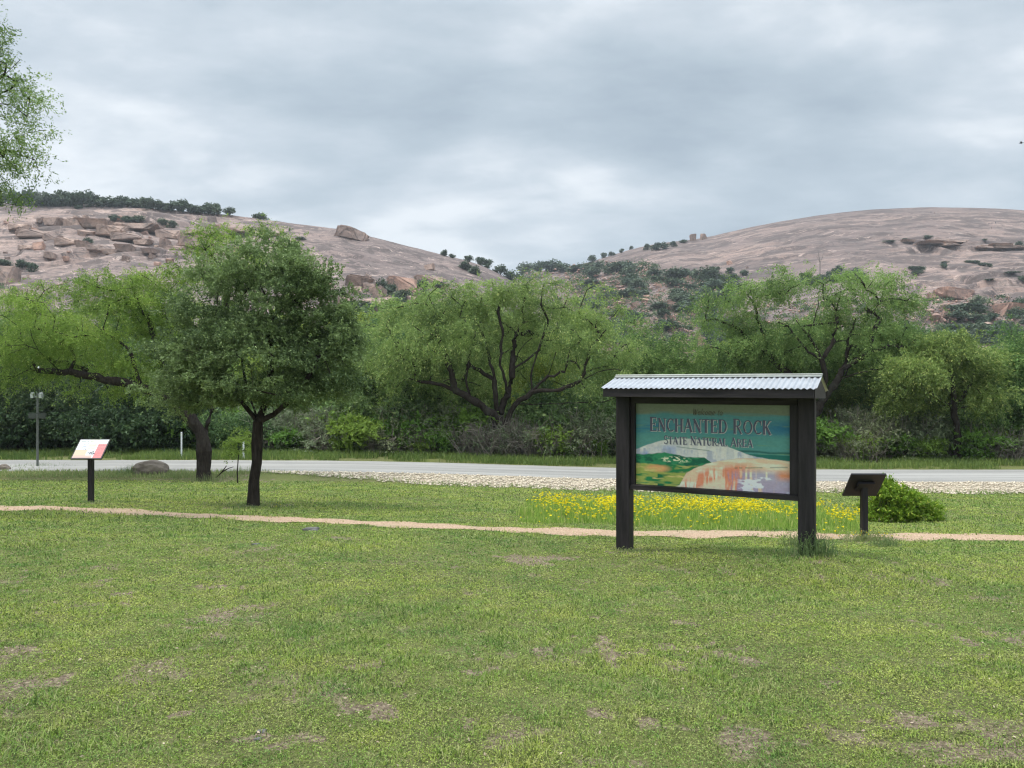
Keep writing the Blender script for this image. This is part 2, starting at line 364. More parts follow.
# ------------------------------------------------------------------ grass
def blades(pos, h, w, lean, rng, seg=1):
    n = len(pos); a = rng.uniform(0, 2*np.pi, n); b = rng.uniform(0, 2*np.pi, n)
    side = np.stack([np.cos(a), np.sin(a), np.zeros(n)], 1)*w[:, None]*.5
    ld = np.stack([np.cos(b), np.sin(b), np.zeros(n)], 1)
    tip = pos + ld*(h*np.sin(lean))[:, None] + np.array([0, 0, 1.])*(h*np.cos(lean))[:, None]
    mid = pos + ld*(h*np.sin(lean)*.3)[:, None] + np.array([0, 0, 1.])*(h*np.cos(lean)*.62)[:, None]
    V = np.stack([pos-side, pos+side, mid+side*.85, mid-side*.85, tip], 1).reshape(-1, 3)
    k = np.arange(n)[:, None]*5
    Q = k+np.array([[0, 1, 2, 3]]); Tt = k+np.array([[3, 2, 4]])
    return V, Q, Tt
def grass():
    rng = np.random.default_rng(11)
    # density per square metre falls with distance
    ys, n_tot = [], 0
    edges = [1.9, 2.6, 3.5, 4.5, 6, 8, 10.5, 13, 16, 20, 25, 31.5]
    dens = [9000, 9000, 8500, 7000, 4800, 3000, 1900, 1200, 800, 520, 330]
    P = []
    for a, b, de in zip(edges[:-1], edges[1:], dens):
        area = (b-a)*2*(.76*(a+b)/2+.8); n = int(area*de)
        y = rng.uniform(a, b, n); x = rng.uniform(-1, 1, n)*(.76*y+.8); P.append(np.stack([x, y], 1))
    P = np.concatenate(P); x, y = P[:, 0], P[:, 1]
    s = soil(x, y)
    clump = fbm(x*6.5, y*6.5, 0, 4, 81)
    keep = (rng.uniform(0, 1, len(x)) > s*.84) & (rng.uniform(0, 1, len(x)) < .85+clump*1.2)
    pd = path_d(x, y); keep &= (pd > 1.0) | (rng.uniform(0, 1, len(x)) < np.clip((pd-.30)*1.3, .05, 1)*(1+2.2*(np.abs(x-4.2) < 2.6)))
    keep &= (y < np.interp(x, xg, gv_near, left=31.5, right=31.5)+.25)
    x, y, s, clump = x[keep], y[keep], s[keep], clump[keep]
    n = len(x)
    d = np.hypot(x, y)
    tall = np.clip(fbm(x*.8, y*.8, 0, 2, 83)*.9+.85, .6, 1.25)*(.9+.5*np.clip(clump*2, -.5, 1))
    h = (.018+.030*rng.random(n)**1.5)*tall*(1+np.clip(d-6, 0, 20)*.045)
    w = (.0032+.0022*rng.random(n))*(1+np.clip(d-3, 0, 26)*.20)
    lean = np.clip(rng.normal(.95, .40, n), .05, 1.5)
    V, Q, Tt = blades(np.stack([x, y, gz(x, y)-.004], 1), h, w, lean, rng)
    r = rng.random(n)
    CP = []
    for a, b, de in zip([1.9, 3.0, 4.5, 6.5, 9, 13, 18, 24], [3.0, 4.5, 6.5, 9, 13, 18, 24, 31.5], [10500, 8200, 5000, 2800, 1300, 600, 300, 180]):
        k = int((b-a)*2*(.76*(a+b)/2+.8)*de); yy = rng.uniform(a, b, k); CP.append(np.stack([rng.uniform(-1, 1, k)*(.76*yy+.8), yy], 1))
    CP = np.concatenate(CP); cx, cy = CP[:, 0], CP[:, 1]; cs = soil(cx, cy)
    k = (rng.random(len(cx)) > cs*.9) & (path_d(cx, cy) > .9) & (cy < np.interp(cx, xg, gv_near, left=31.5, right=31.5)+.1); cx, cy = cx[k], cy[k]; nc_ = len(cx)
    LV, LQ = quads(np.stack([cx, cy, gz(cx, cy)+rng.uniform(.004, .020, nc_)], 1), rng.uniform(.0025, .0065, nc_)*(1+np.clip(cy-3, 0, 26)*.20), .55, rng, flat=.45)
    LQ = LQ+len(V); V = np.concatenate([V, LV])
    rr = np.concatenate([r, .06+.70*rng.random(nc_), r]); Q = np.concatenate([Q, LQ])
    me = mesh_np('grass', V, Q, Tt, attrs={'rnd': ('FACE', rr)})
    m, ns, ls = new_mat('lawn_blades')
    Pn = ns.new('ShaderNodeNewGeometry').outputs['Position']; at_ = nd(ns, 'ShaderNodeAttribute', attribute_name='rnd')
    big = noise(ns, ls, Pn, .50, 6, .7); mid = noise(ns, ls, Pn, 2.6, 6, .75)
    g = ramp_fac(ns, ls, big, [(.40, (.140, .285, .055)), (.5, (.300, .425, .072)), (.60, (.490, .570, .095))])
    st = ramp_fac(ns, ls, mid, [(.41, (.150, .290, .058)), (.51, (.340, .435, .090)), (.61, (.510, .500, .170))])
    col = mixc(ns, ls, .5, g, st)
    col = mixc(ns, ls, ramp_fac(ns, ls, at_.outputs['Fac'], [(.62, (0, 0, 0)), (.97, (.85, .85, .85))]), col, (.48, .44, .23))
    col = mixc(ns, ls, ramp_fac(ns, ls, at_.outputs['Fac'], [(.12, (.9, .9, .9)), (.42, (0, 0, 0))]), col, (.045, .085, .020))
    b = ns.new('ShaderNodeBsdfPrincipled'); b.inputs['Roughness'].default_value = .55; b.inputs['Specular IOR Level'].default_value = .3
    tr = ns.new('ShaderNodeBsdfTranslucent'); mx = ns.new('ShaderNodeMixShader'); mx.inputs[0].default_value = .35; out = ns.new('ShaderNodeOutputMaterial')
    ls.new(col, b.inputs['Base Color']); ls.new(col, tr.inputs[0]); ls.new(b.outputs[0], mx.inputs[1]); ls.new(tr.outputs[0], mx.inputs[2]); ls.new(mx.outputs[0], out.inputs[0])
    struct(tag(link('grass', me, m), 'short patchy green lawn grass covering the slope', 'grass'), 'stuff')
    # litter: dead leaves and straw bits lying on the lawn
    nl = 9000; y = 2+ (rng.random(nl)**.7)*11; x = rng.uniform(-.8, .8, nl)*y; keepl = rng.random(nl) < .25+soil(x, y)*1.2
    x, y = x[keepl], y[keepl]; c = np.stack([x, y, gz(x, y)+.012], 1)
    V, Q = quads(c, rng.uniform(.005, .017, len(x)), .45, rng, flat=.5)
    me = mesh_np('leaf_litter', V, Q, attrs={'rnd': ('FACE', rng.random(len(Q))), 'tone': ('FACE', rng.random(len(Q)))})
    struct(tag(link('leaf_litter', me, leaf_mat('dead_leaf', (.16, .10, .06), (.55, .46, .33), .1)), 'dry leaf bits lying in the lawn', 'leaf litter'), 'stuff')

def quads(c, size, aspect, rng, flat=0.0, axis=None):
    """leaf-shaped four-cornered faces around the centres c"""
    n = len(c); size = np.broadcast_to(size, (n,))
    a = rng.normal(size=(n, 3)) if axis is None else axis+rng.normal(size=(n, 3))*.5
    a /= np.linalg.norm(a, axis=1)[:, None]+1e-9
    b = rng.normal(size=(n, 3)); 
    if flat: a[:, 2] *= (1-flat); b[:, 2] *= (1-flat)
    b -= a*(a*b).sum(1)[:, None]; b /= np.linalg.norm(b, axis=1)[:, None]+1e-9
    A = a*size[:, None]; B = b*(size*aspect)[:, None]
    V = np.stack([c-A, c-A*.15+B, c+A, c-A*.15-B], 1).reshape(-1, 3)
    return V, np.arange(n*4).reshape(-1, 4)
grass()

def tall_grass(name, label, x, y, h0, h1, w, mat, rng, rnd_shift=0):
    n = len(x); h = rng.uniform(h0, h1, n)
    V, Q, Tt = blades(np.stack([x, y, gz(x, y)-.01], 1), h, np.full(n, w)*rng.uniform(.6, 1.3, n), np.clip(rng.normal(.35, .2, n), 0, 1.1), rng)
    r = rng.random(n); t = np.clip(.5+.6*fbm(x*.5, y*.5, 0, 3, 91), 0, 1)
    me = mesh_np(name, V, Q, Tt, attrs={'rnd': ('FACE', np.concatenate([r, r])), 'tone': ('FACE', np.concatenate([t, t]))})
    return struct(tag(link(name, me, mat), label, 'grass'), 'stuff')
rng = np.random.default_rng(21)
# verge beyond the road and the ragged fringe on its near side
x = rng.uniform(-42, 42, 60000); y = rng.uniform(41.2, 46.5, 60000); k = fbm(x*.35, y*.5, 0, 3, 95) > -.25
tall_grass('verge_grass', 'long green roadside grass on the far side of the road', x[k], y[k], .10, .50, .035,
           leaf_mat('verge_blade', (.09, .15, .035), (.27, .34, .09), .4, (.34, .38, .11)), rng)
x = np.concatenate([rng.uniform(-26, -12, 5000), rng.uniform(-12, 34, 2500)]); y = np.where(x < -11, rng.uniform(32.0, 33.9, len(x)), np.interp(x, xg, gv_near)+rng.uniform(-.5, .15, len(x)))
tall_grass('fringe_grass', 'taller tufts of grass along the near road edge', x, y, .05, .22, .025, leaf_mat('fringe_blade', (.16, .23, .07), (.38, .44, .18), .4, (.5, .48, .25)), rng)

# ------------------------------------------------------------------ foliage and trees
def tubes(nodes, par, rad, sides=6, min_r=0.0):
    """frustums between each node and its parent; rings share the node's own direction"""
    N = np.array(nodes, float); par = np.array(par); rad = np.array(rad, float)
    dirs = np.zeros_like(N); ch = par >= 0
    dirs[ch] = N[ch]-N[par[ch]]
    root = ~ch; dirs[root] = [0, 0, 1]
    dirs /= np.linalg.norm(dirs, axis=1)[:, None]+1e-9
    def ring(P, Dv, r, k):
        ref = np.where(np.abs(Dv[:, 2:3]) < .9, np.array([[0, 0, 1.]]), np.array([[1., 0, 0]]))
        ref = np.repeat(np.array([[.31, .17, .93]]), len(P), 0)
        u = np.cross(Dv, ref); u /= np.linalg.norm(u, axis=1)[:, None]+1e-9; v = np.cross(Dv, u)
        th = np.linspace(0, 2*np.pi, k, endpoint=False)
        return P[:, None]+(u[:, None]*np.cos(th)[None, :, None]+v[:, None]*np.sin(th)[None, :, None])*r[:, None, None]
    Vs, Fs, off = [], [], 0
    for big in (True, False):
        k = sides*2 if big else max(3, sides-2)
        sel = np.where(ch & ((rad > .05) == big) & (rad > min_r))[0]
        if not len(sel): continue
        p = par[sel]
        dp = np.where((rad[p] < rad[sel]*1.6)[:, None], dirs[p], dirs[sel]) if True else dirs[p]
        r0 = np.minimum(rad[p], rad[sel]*1.35)
        A = ring(N[p], dp, r0, k); B = ring(N[sel], dirs[sel], rad[sel], k)
        V = np.concatenate([A, B], 1).reshape(-1, 3)
        j = np.arange(k); q = np.stack([j, (j+1) % k, (j+1) % k+k, j+k], 1)
        Fq = (q[None]+np.arange(len(sel))[:, None, None]*2*k).reshape(-1, 4)+off
        Vs.append(V); Fs.append(Fq); off += len(V)
    return np.concatenate(Vs), np.concatenate(Fs)

def make_tree(base, limbs, lobes, depth, rng, n_clump=300, r_trunk=.25, clump_r=.5, sprays=11, leaves=12, leaf=.10, aspect=.35,
              droop=.4, spray_len=.6, shell=.55, tip_r=.008, trunk_floor=True, pipe=.46, gap=.0, gs=1.5, cull_sides=6):
    """limbs: polylines of 3-D points (the first starts at the base); lobes: (centre, rx, ry, rz). Returns (trunk V, F), (crown V, F, rnd, tone)"""
    nodes, par = [np.array(base, float)], [-1]
    for pts, attach in limbs:
        if attach is None: prev = 0
        else:
            a = np.array(attach, float); prev = int(np.argmin([np.linalg.norm(q-a) for q in nodes]))
        for q in pts:
            q = np.array(q, float); p0 = nodes[prev]; L = np.linalg.norm(q-p0); k = max(1, int(L/.35))
            for j in range(1, k+1):
                t = j/k; pt = p0*(1-t)+q*t + (rng.normal(size=3)*.035*min(1, L) if j < k else 0)
                nodes.append(pt); par.append(prev); prev = len(nodes)-1
    # crown points
    C = []
    vol = np.array([l[1]*l[2]*l[3] for l in lobes])**.8; pr = vol/vol.sum()
    seed = int(rng.integers(1000))
    while len(C) < n_clump:
        l = lobes[rng.choice(len(lobes), p=pr)]
        v = rng.normal(size=3); v /= np.linalg.norm(v); r = rng.uniform(0, 1)**(1/3)
        if rng.random() < shell: r = rng.uniform(.75, 1.0)
        r *= 1+.36*float(vnoise(v[0]*2.3+l[0][0], v[1]*2.3, v[2]*2.3, seed))
        p = np.array(l[0])+v*r*np.array(l[1:4])
        if gap and float(vnoise(p[0]/gs, p[1]/gs, p[2]/(gs*.55), seed+5)) < -1+2*gap-.35: continue
        C.append(p)
    C = np.array(C)
    sk = np.array(nodes)
    d0 = np.min(np.linalg.norm(C[:, None]-sk[None, ::3], axis=2), axis=1)
    for ci in np.argsort(d0):
        c = C[ci]; A = np.array(nodes)
        vec = c-A; dist = np.linalg.norm(vec, axis=1)
        cost = dist + .35*np.maximum(0, A[:, 2]-c[2])*1.0
        cost[0] += 3; low = A[:, 2] < base[2]+.8*0.9; cost = cost+low*2.0
        j = int(np.argmin(cost)); p0 = A[j]; L = dist[j]
        k = max(1, int(L/.45)); prev = j
        sag = np.array([0, 0, .12*L])
        for s in range(1, k+1):
            t = s/k; pt = p0*(1-t)+c*t + sag*math.sin(math.pi*t)+(rng.normal(size=3)*.05*min(1, L) if s < k else 0)
            nodes.append(pt); par.append(prev); prev = len(nodes)-1
    n = len(nodes); w = np.zeros(n); hasch = np.zeros(n, bool)
    for i in range(n-1, 0, -1):
        if not hasch[i]: w[i] = 1
        w[par[i]] += w[i]; hasch[par[i]] = True
    pipe = math.log(r_trunk/tip_r)/math.log(max(3, w[0])); rad = tip_r*np.power(np.maximum(w, 1), pipe)
    best = np.full(n, -1)
    for i in range(1, n):
        if best[par[i]] < 0 or w[i] > w[best[par[i]]]: best[par[i]] = i
    for i in range(1, n):
        if best[par[i]] == i: rad[i] = max(rad[i], rad[par[i]]*(.87 if rad[i] > .03 else .80))
    rad = np.maximum(rad, tip_r*.7)
    z0 = base[2]; NN = np.array(nodes); hh = NN[:, 2]-z0
    flare = 1+.45*np.exp(-np.clip(hh, 0, 9)/.22)*(np.linalg.norm(NN[:, :2]-np.array(base)[:2], axis=1) < 1.0)
    rad = rad*flare
    rad = rad*(1+.10*rng.normal(size=n).clip(-1.5, 1.5))
    nodes[0] = nodes[0]-np.array([0, 0, .25])
    TV, TF = tubes(nodes, par, rad, cull_sides)
    # leaves on drooping sprays
    nc = len(C); S = sprays
    cc = np.repeat(C, S, 0); ncs = len(cc)
    st = cc+rng.normal(size=(ncs, 3))*(clump_r*np.repeat(rng.uniform(.6, 1.4, nc), S))[:, None]*np.array([.62, .62, .26])
    ctr = C.mean(0)
    out = st-ctr; out /= np.linalg.norm(out, axis=1)[:, None]+1e-6
    dv = out*.5+rng.normal(size=(ncs, 3))*.7; dv[:, 2] -= droop; dv /= np.linalg.norm(dv, axis=1)[:, None]
    Ls = spray_len*rng.uniform(.5, 1.3, ncs)
    tn = fbm(C[:, 0]/(gs*1.3), C[:, 1]/(gs*1.3), C[:, 2]/gs, 2, seed+9)
    tone = np.repeat(np.clip(.46+.95*tn+.26*rng.normal(size=nc), 0, 1), S)*.72+.28*rng.random(ncs)
    K = leaves
    t = rng.uniform(0, 1, (ncs, K)); P = st[:, None]+dv[:, None]*(Ls[:, None]*t)[:, :, None]
    P[:, :, 2] -= (t**2*Ls[:, None]*droop*.5)
    P = P+rng.normal(size=P.shape)*spray_len*.10
    P = P.reshape(-1, 3); ax = np.repeat(dv, K, 0)
    V, Q = quads(P, leaf*rng.uniform(.6, 1.25, len(P)), aspect, rng, axis=ax)
    return (TV, TF), (V, Q, rng.random(len(Q)), np.repeat(tone, K))
def put_tree(name, label, cat, base, data, leafm, barkm, group=None, offset=True):
    (TV, TF), (V, Q, r, t) = data
    root = thing(name, label, cat, base, group=group); b = np.array(base)
    link('trunk', mesh_np('trunk', TV-b, TF, smooth=True), barkm, root)
    link('crown', mesh_np('crown', V-b, Q, attrs={'rnd': ('FACE', r), 'tone': ('FACE', t)}), leafm, root)
    return root
def W(px, Y, d, dy=0.0):
    d = d+dy; return (( px-CX)/F*d, d, EYE-(Y-CY)/F*d)
def lobe(px, Y, wx, wy, d, dy=0.0, deep=.85):
    s = d/F; return (W(px, Y, d, dy), wx*s, wx*s*deep, wy*s)

rng = np.random.default_rng(101)
# -- leaning mesquite left of the oak
b = at(205, 480); d = b.y
L = [([W(204, 462, d), W(203, 440, d)], None),
     ([W(190, 418, d), W(172, 398, d, -.1), W(142, 388, d, -.3), W(115, 381, d, -.5), W(88, 376, d, -.5), W(52, 371, d, -.3)], W(203, 440, d)),
     ([W(178, 395, d, .3), W(160, 360, d, .5), W(148, 315, d, .5)], W(190, 418, d)),
     ([W(212, 410, d, .3), W(216, 360, d, .5), W(228, 300, d, .8), W(236, 255, d, .8)], W(203, 440, d)),
     ([W(130, 350, d, -.8), W(95, 325, d, -1.2)], W(142, 388, d, -.3))]
lob = [lobe(35, 322, 55, 45, d), lobe(85, 312, 62, 42, d, -.8), lobe(125, 330, 60, 55, d, .6), lobe(60, 352, 62, 32, d, .8), lobe(160, 305, 45, 48, d, .5),
       lobe(232, 258, 46, 34, d, .8), lobe(262, 246, 34, 20, d, .8), lobe(215, 242, 22, 18, d, .8), lobe(195, 300, 40, 45, d, 1), lobe(120, 375, 55, 22, d, .3), lobe(0, 350, 40, 45, d, .2), lobe(130, 290, 40, 30, d)]
put_tree('mesquite_tree', 'yellow-green mesquite with leaning dark trunk and long low limb, left of the small oak', 'tree', b,
         make_tree(b, L, lob, d, rng, 430, .31, .46, 18, 22, .046, .34, .65, .46, gap=.48, tip_r=.012, gs=.9), M['mesquite_yellow'], M['bark'])
# -- small dark oak by the path
b = at(253, 506); d = b.y
L = [([W(254, 480, d), W(257, 445, d), W(258, 422, d)], None),
     ([W(240, 400, d), W(220, 375, d, -.2), W(195, 350, d, -.3)], W(258, 422, d)), ([W(268, 395, d, .2), W(272, 350, d, .2), W(268, 300, d)], W(258, 422, d)),
     ([W(285, 405, d, -.2), W(310, 375, d, -.3), W(325, 340, d)], W(258, 422, d)), ([W(245, 380, d, .4), W(235, 330, d, .5)], W(258, 422, d))]
lob = [lobe(262, 300, 60, 52, d), lobe(215, 325, 46, 52, d), lobe(308, 318, 44, 52, d), lobe(250, 362, 80, 44, d), lobe(184, 372, 38, 38, d), lobe(324, 362, 36, 44, d),
       lobe(262, 262, 40, 28, d), lobe(300, 275, 30, 26, d), lobe(212, 285, 26, 26, d), lobe(170, 350, 22, 26, d), lobe(345, 330, 14, 34, d), lobe(205, 388, 34, 22, d), lobe(285, 392, 34, 18, d, -.3)]
put_tree('oak_tree', 'small dark green oak with single straight trunk standing beside the dirt path', 'tree', b,
         make_tree(b, L, lob, d, rng, 620, .125, .22, 17, 17, .032, .5, .05, .22, shell=.62, tip_r=.005, gap=.46, gs=.55), M['oak'], M['bark'])
# -- tree at the left edge whose branches hang into view
b = gp(-95, 13.5); d = b.y
L = [([W(-90, 400, d), W(-80, 300, d), W(-70, 200, d)], None), ([W(-30, 160, d), W(5, 150, d), W(35, 160, d)], W(-80, 260, d)),
     ([W(-20, 90, d), W(20, 60, d)], W(-75, 220, d)), ([W(-80, 80, d), W(-60, 0, d)], W(-70, 200, d)), ([W(-10, 200, d), W(15, 205, d)], W(-82, 290, d)), ([W(-150, 180, d, 1), W(-190, 120, d, 1)], W(-75, 230, d))]
lob = [lobe(2, 58, 24, 38, d), lobe(24, 88, 18, 30, d), lobe(2, 126, 30, 44, d), lobe(30, 135, 15, 26, d), lobe(22, 168, 20, 18, d), lobe(4, 190, 20, 12, d), lobe(-60, 40, 60, 70, d), lobe(-70, 140, 70, 60, d),
       lobe(-150, 110, 60, 80, d), lobe(-90, -40, 70, 40, d), lobe(12, 196, 20, 14, d)]
put_tree('overhanging_tree', 'feathery tree at the left edge whose branches hang in front of the sky', 'tree', b,
         make_tree(b, L, lob, d, rng, 560, .22, .24, 12, 15, .024, .42, .45, .28, shell=.3, tip_r=.004, gap=.46, gs=.6), M['mesquite'], M['bark'])
# -- big mesquite in the middle
b = gp(503, 46.5); d = b.y
L = [([W(500, 432, d), W(497, 418, d)], None),
     ([W(508, 395, d), W(512, 370, d), W(514, 340, d, .4), W(524, 322, d, .5)], W(497, 418, d)),
     ([W(476, 402, d, -.6), W(455, 390, d, -1), W(437, 384, d, -1.3), W(415, 380, d, -1.5)], W(497, 418, d)),
     ([W(515, 405, d, -.5), W(532, 392, d, -.9), W(548, 376, d, -1.2), W(556, 352, d, -1.2)], W(500, 430, d)),
     ([W(560, 390, d, -1.6), W(580, 381, d, -2), W(598, 372, d, -2.2)], W(532, 392, d, -.9)),
     ([W(494, 375, d, -.4), W(486, 345, d, -.5), W(478, 325, d, -.4)], W(497, 418, d)),
     ([W(540, 350, d, .3), W(548, 320, d, .2)], W(512, 370, d)), ([W(450, 360, d, -1.4), W(440, 340, d, -1.4)], W(455, 390, d, -1)),
     ([W(604, 402, d, -1.5), W(620, 396, d, -1.5)], W(525, 410, d, -.5)),
     ([W(452, 372, d, -1.2), W(442, 352, d, -1.3), W(436, 330, d, -1.3)], W(458, 391, d, -1)), ([W(466, 380, d, -1), W(470, 350, d, -1), W(464, 325, d, -1)], W(472, 400, d, -.6)),
     ([W(532, 370, d, -.9), W(540, 345, d, -1), W(546, 322, d, -1)], W(528, 393, d, -.9)), ([W(585, 365, d, -2), W(592, 345, d, -2), W(606, 330, d, -2)], W(578, 382, d, -2)),
     ([W(500, 360, d, -.9), W(503, 335, d, -.9), W(498, 312, d, -.6)], W(509, 392, d)), ([W(520, 350, d, -.8), W(532, 338, d, -.8)], W(512, 372, d)), ([W(565, 372, d, -1.6), W(570, 350, d, -1.6)], W(552, 378, d, -1.2)), ([W(470, 365, d, .5), W(462, 345, d, .5)], W(494, 378, d))]
lob = [lobe(412, 338, 32, 28, d), lobe(452, 305, 33, 24, d), lobe(497, 288, 30, 20, d), lobe(530, 300, 24, 20, d, 1), lobe(556, 284, 28, 19, d), lobe(592, 306, 30, 24, d), lobe(470, 330, 26, 16, d, -1.5), lobe(398, 372, 30, 26, d, -1), lobe(510, 315, 70, 24, d, 2.5),
       lobe(600, 345, 32, 28, d), lobe(385, 345, 26, 26, d), lobe(600, 375, 26, 20, d, -1.5), lobe(432, 345, 36, 18, d, -1.5), lobe(578, 335, 34, 20, d, -1.5), lobe(500, 360, 90, 30, d, 4.2), lobe(440, 385, 50, 22, d, 4)]
put_tree('mesquite_tree', 'broad many-stemmed mesquite beyond the road in the middle, dark forking limbs showing', 'tree', b,
         make_tree(b, L, lob, d, rng, 330, .42, .85, 18, 24, .085, .32, .75, .85, shell=.6, tip_r=.030, gap=.52, gs=1.7), M['mesquite'], M['bark'])
# -- big mesquite behind the welcome sign
b = gp(806, 47.5); d = b.y
L = [([W(812, 425, d), W(820, 404, d)], None),
     ([W(834, 386, d), W(845, 365, d, .2), W(850, 335, d, .2), W(856, 318, d)], W(820, 404, d)),
     ([W(826, 380, d, -.3), W(822, 360, d, -.4), W(808, 335, d, -.5), W(796, 320, d, -.6)], W(820, 404, d)),
     ([W(834, 340, d, -.3), W(837, 318, d)], W(822, 360, d, -.4)), ([W(808, 352, d, -.8), W(788, 326, d, -1), W(778, 322, d, -1)], W(822, 362, d, -.4)),
     ([W(870, 352, d, -.6), W(890, 345, d, -.8), W(905, 348, d, -.8)], W(843, 370, d, .2)),
     ([W(872, 335, d, -.8), W(880, 318, d, -.8)], W(868, 353, d, -.6)), ([W(815, 318, d, -.6), W(818, 300, d, -.6)], W(808, 336, d, -.5)), ([W(862, 372, d, -.9), W(885, 368, d, -.9), W(905, 372, d, -.9)], W(838, 384, d)),
     ([W(790, 375, d, 1), W(765, 352, d, 1), W(740, 330, d, 1), W(722, 322, d, 1)], W(812, 425, d)), ([W(760, 325, d, 1), W(752, 300, d, 1)], W(768, 356, d, 1))]
lob = [lobe(716, 316, 24, 24, d, 1), lobe(748, 300, 26, 20, d, 1), lobe(790, 284, 28, 20, d), lobe(822, 296, 24, 18, d, 1), lobe(852, 286, 30, 18, d), lobe(896, 298, 26, 22, d), lobe(770, 340, 45, 22, d, 1.5),
       lobe(880, 335, 42, 24, d, .5), lobe(835, 322, 45, 22, d, 2.5), lobe(905, 322, 26, 22, d), lobe(860, 372, 50, 24, d, 4.0), lobe(735, 350, 30, 24, d, 2), lobe(800, 350, 60, 26, d, 4)]
put_tree('mesquite_tree', 'tall mesquite rising behind the right post of the welcome sign', 'tree', b,
         make_tree(b, L, lob, d, rng, 310, .38, .85, 18, 24, .085, .32, .75, .85, shell=.6, tip_r=.030, gap=.52, gs=1.7), M['mesquite'], M['bark'])
# -- other trees along the far side of the road
def bank_tree(px, dd, lobs, label, n, mat, lean=0, rt=.24):
    b = gp(px, dd); d = dd
    top = min(l[1] for l in lobs); mx = sum(l[0] for l in lobs)/len(lobs)
    L = [([W(px+lean*.4, 430, d), W(px+lean, 408, d)], None)]
    for k, l in enumerate(lobs[:5]):
        L.append(([W((px+lean+l[0])/2+rng.uniform(-4, 4), (408+l[1])/2+6, d, rng.uniform(-.5, .5)), W(l[0], l[1]+l[3]*.3, d)], W(px+lean, 408, d)))
    lob = [lobe(*l, d, rng.uniform(-1.2, 1.2)) for l in lobs]
    put_tree('mesquite_tree', label, 'tree', b, make_tree(b, L, lob, d, rng, int(n*.68), rt, .80, 17, 20, .090, .36, .65, .85, tip_r=.026, gap=.48, gs=1.5), mat, M['bark'])
bank_tree(958, 46, [(915, 372, 22, 15), (946, 350, 22, 15), (975, 366, 20, 15), (932, 392, 18, 11), (985, 394, 18, 11), (900, 394, 15, 11), (958, 380, 18, 10)], 'pale green open mesquite across the road a little in from the right edge', 300, M['mesquite_mid'], -4, .20)
bank_tree(1022, 48, [(1008, 356, 22, 18), (1035, 345, 26, 20), (1018, 382, 24, 18), (1050, 375, 26, 26), (1002, 408, 24, 16), (1034, 410, 26, 16)], 'mid-green mesquite across the road cut by the right edge', 300, M['mesquite'], 4, .20)
bank_tree(648, 52, [(640, 352, 34, 30), (672, 362, 30, 26), (622, 380, 30, 28), (690, 385, 28, 26), (655, 392, 44, 30)], 'rounded mesquite across the road just left of and above the welcome sign roof', 300, M['mesquite'], 6)
bank_tree(388, 50, [(372, 372, 30, 34), (398, 400, 34, 26), (360, 400, 28, 26), (350, 352, 22, 26), (420, 395, 24, 26)], 'leafy mesquite across the road just right of the small oak crown', 280, M['mesquite'], -8)
bank_tree(880, 53, [(866, 378, 26, 20), (898, 372, 22, 18), (845, 402, 22, 18), (884, 404, 26, 18), (912, 416, 20, 14)], 'low light green mesquite across the road beyond the bright bush', 240, M['mesquite_mid'], 4)
bank_tree(20, 47, [(5, 372, 40, 34), (50, 390, 40, 34), (-35, 365, 44, 44), (15, 410, 50, 26)], 'dark leafy tree across the road at the left edge behind the lamp post', 300, M['cedar'], 0)
bank_tree(120, 48, [(95, 395, 40, 34), (140, 400, 40, 32), (170, 412, 36, 30), (110, 420, 50, 24), (150, 372, 30, 26)], 'dark leafy tree across the road behind the low limb of the leaning mesquite', 320, M['cedar'], 0)
bank_tree(745, 56, [(740, 372, 40, 34), (775, 380, 40, 34), (715, 392, 34, 30), (760, 405, 50, 26)], 'dense dark tree across the road hidden behind the welcome sign roof', 260, M['dark_shrub'], 0)

# -- prototypes for the wood farther back, copied
def proto_tree(seed, h, w, n):
    r2 = np.random.default_rng(seed); lb = []
    for k in range(7):
        a = r2.uniform(0, 6.28); q = r2.uniform(.1, .55)*w
        lb.append(((q*math.cos(a), q*math.sin(a), h*r2.uniform(.38, .82)), w*r2.uniform(.26, .42), w*r2.uniform(.26, .42), h*r2.uniform(.14, .24)))
    lb.append(((0, 0, h*.72), w*.34, w*.34, h*.26)); lb.append(((0, 0, h*.33), w*.5, w*.5, h*.20))
    L = [([(0, 0, h*.2), (.1, .1, h*.35)], None)]+[([(l[0][0]*.5, l[0][1]*.5, h*.4), l[0]], (.1, .1, h*.35)) for l in lb[:5]]
    return make_tree((0, 0, 0), L, lb, 0, r2, int(n*.8), .2, .75, 15, 17, .105, .40, .6, .8, tip_r=.018, gap=.42)
def tree_meshes(data):
    (TV, TF), (V, Q, r, t) = data
    return mesh_np('trunk', TV, TF, smooth=True), mesh_np('crown', V, Q, attrs={'rnd': ('FACE', r), 'tone': ('FACE', t)})
protos = [tree_meshes(proto_tree(s, h, w, n)) for s, h, w, n in ((1, 9.5, 5.2, 230), (2, 8.5, 5.8, 250), (3, 10.5, 5.0, 240))]
kinds = ['mesquite', 'mesquite_yellow', 'dark_shrub']
pm = {}
for k in kinds:
    for i, (tm, cm) in enumerate(protos):
        c = cm.copy(); c.materials.append(M[k]); pm[k, i] = c
for tm, cm in protos: tm.materials.append(M['bark'])
wl = {'mesquite': 'mid-green tree in the wood between the road and the granite hills',
      'mesquite_yellow': 'yellow-green tree in the wood between the road and the granite hills',
      'dark_shrub': 'dark green tree in the wood between the road and the granite hills'}
r3 = random.Random(5)
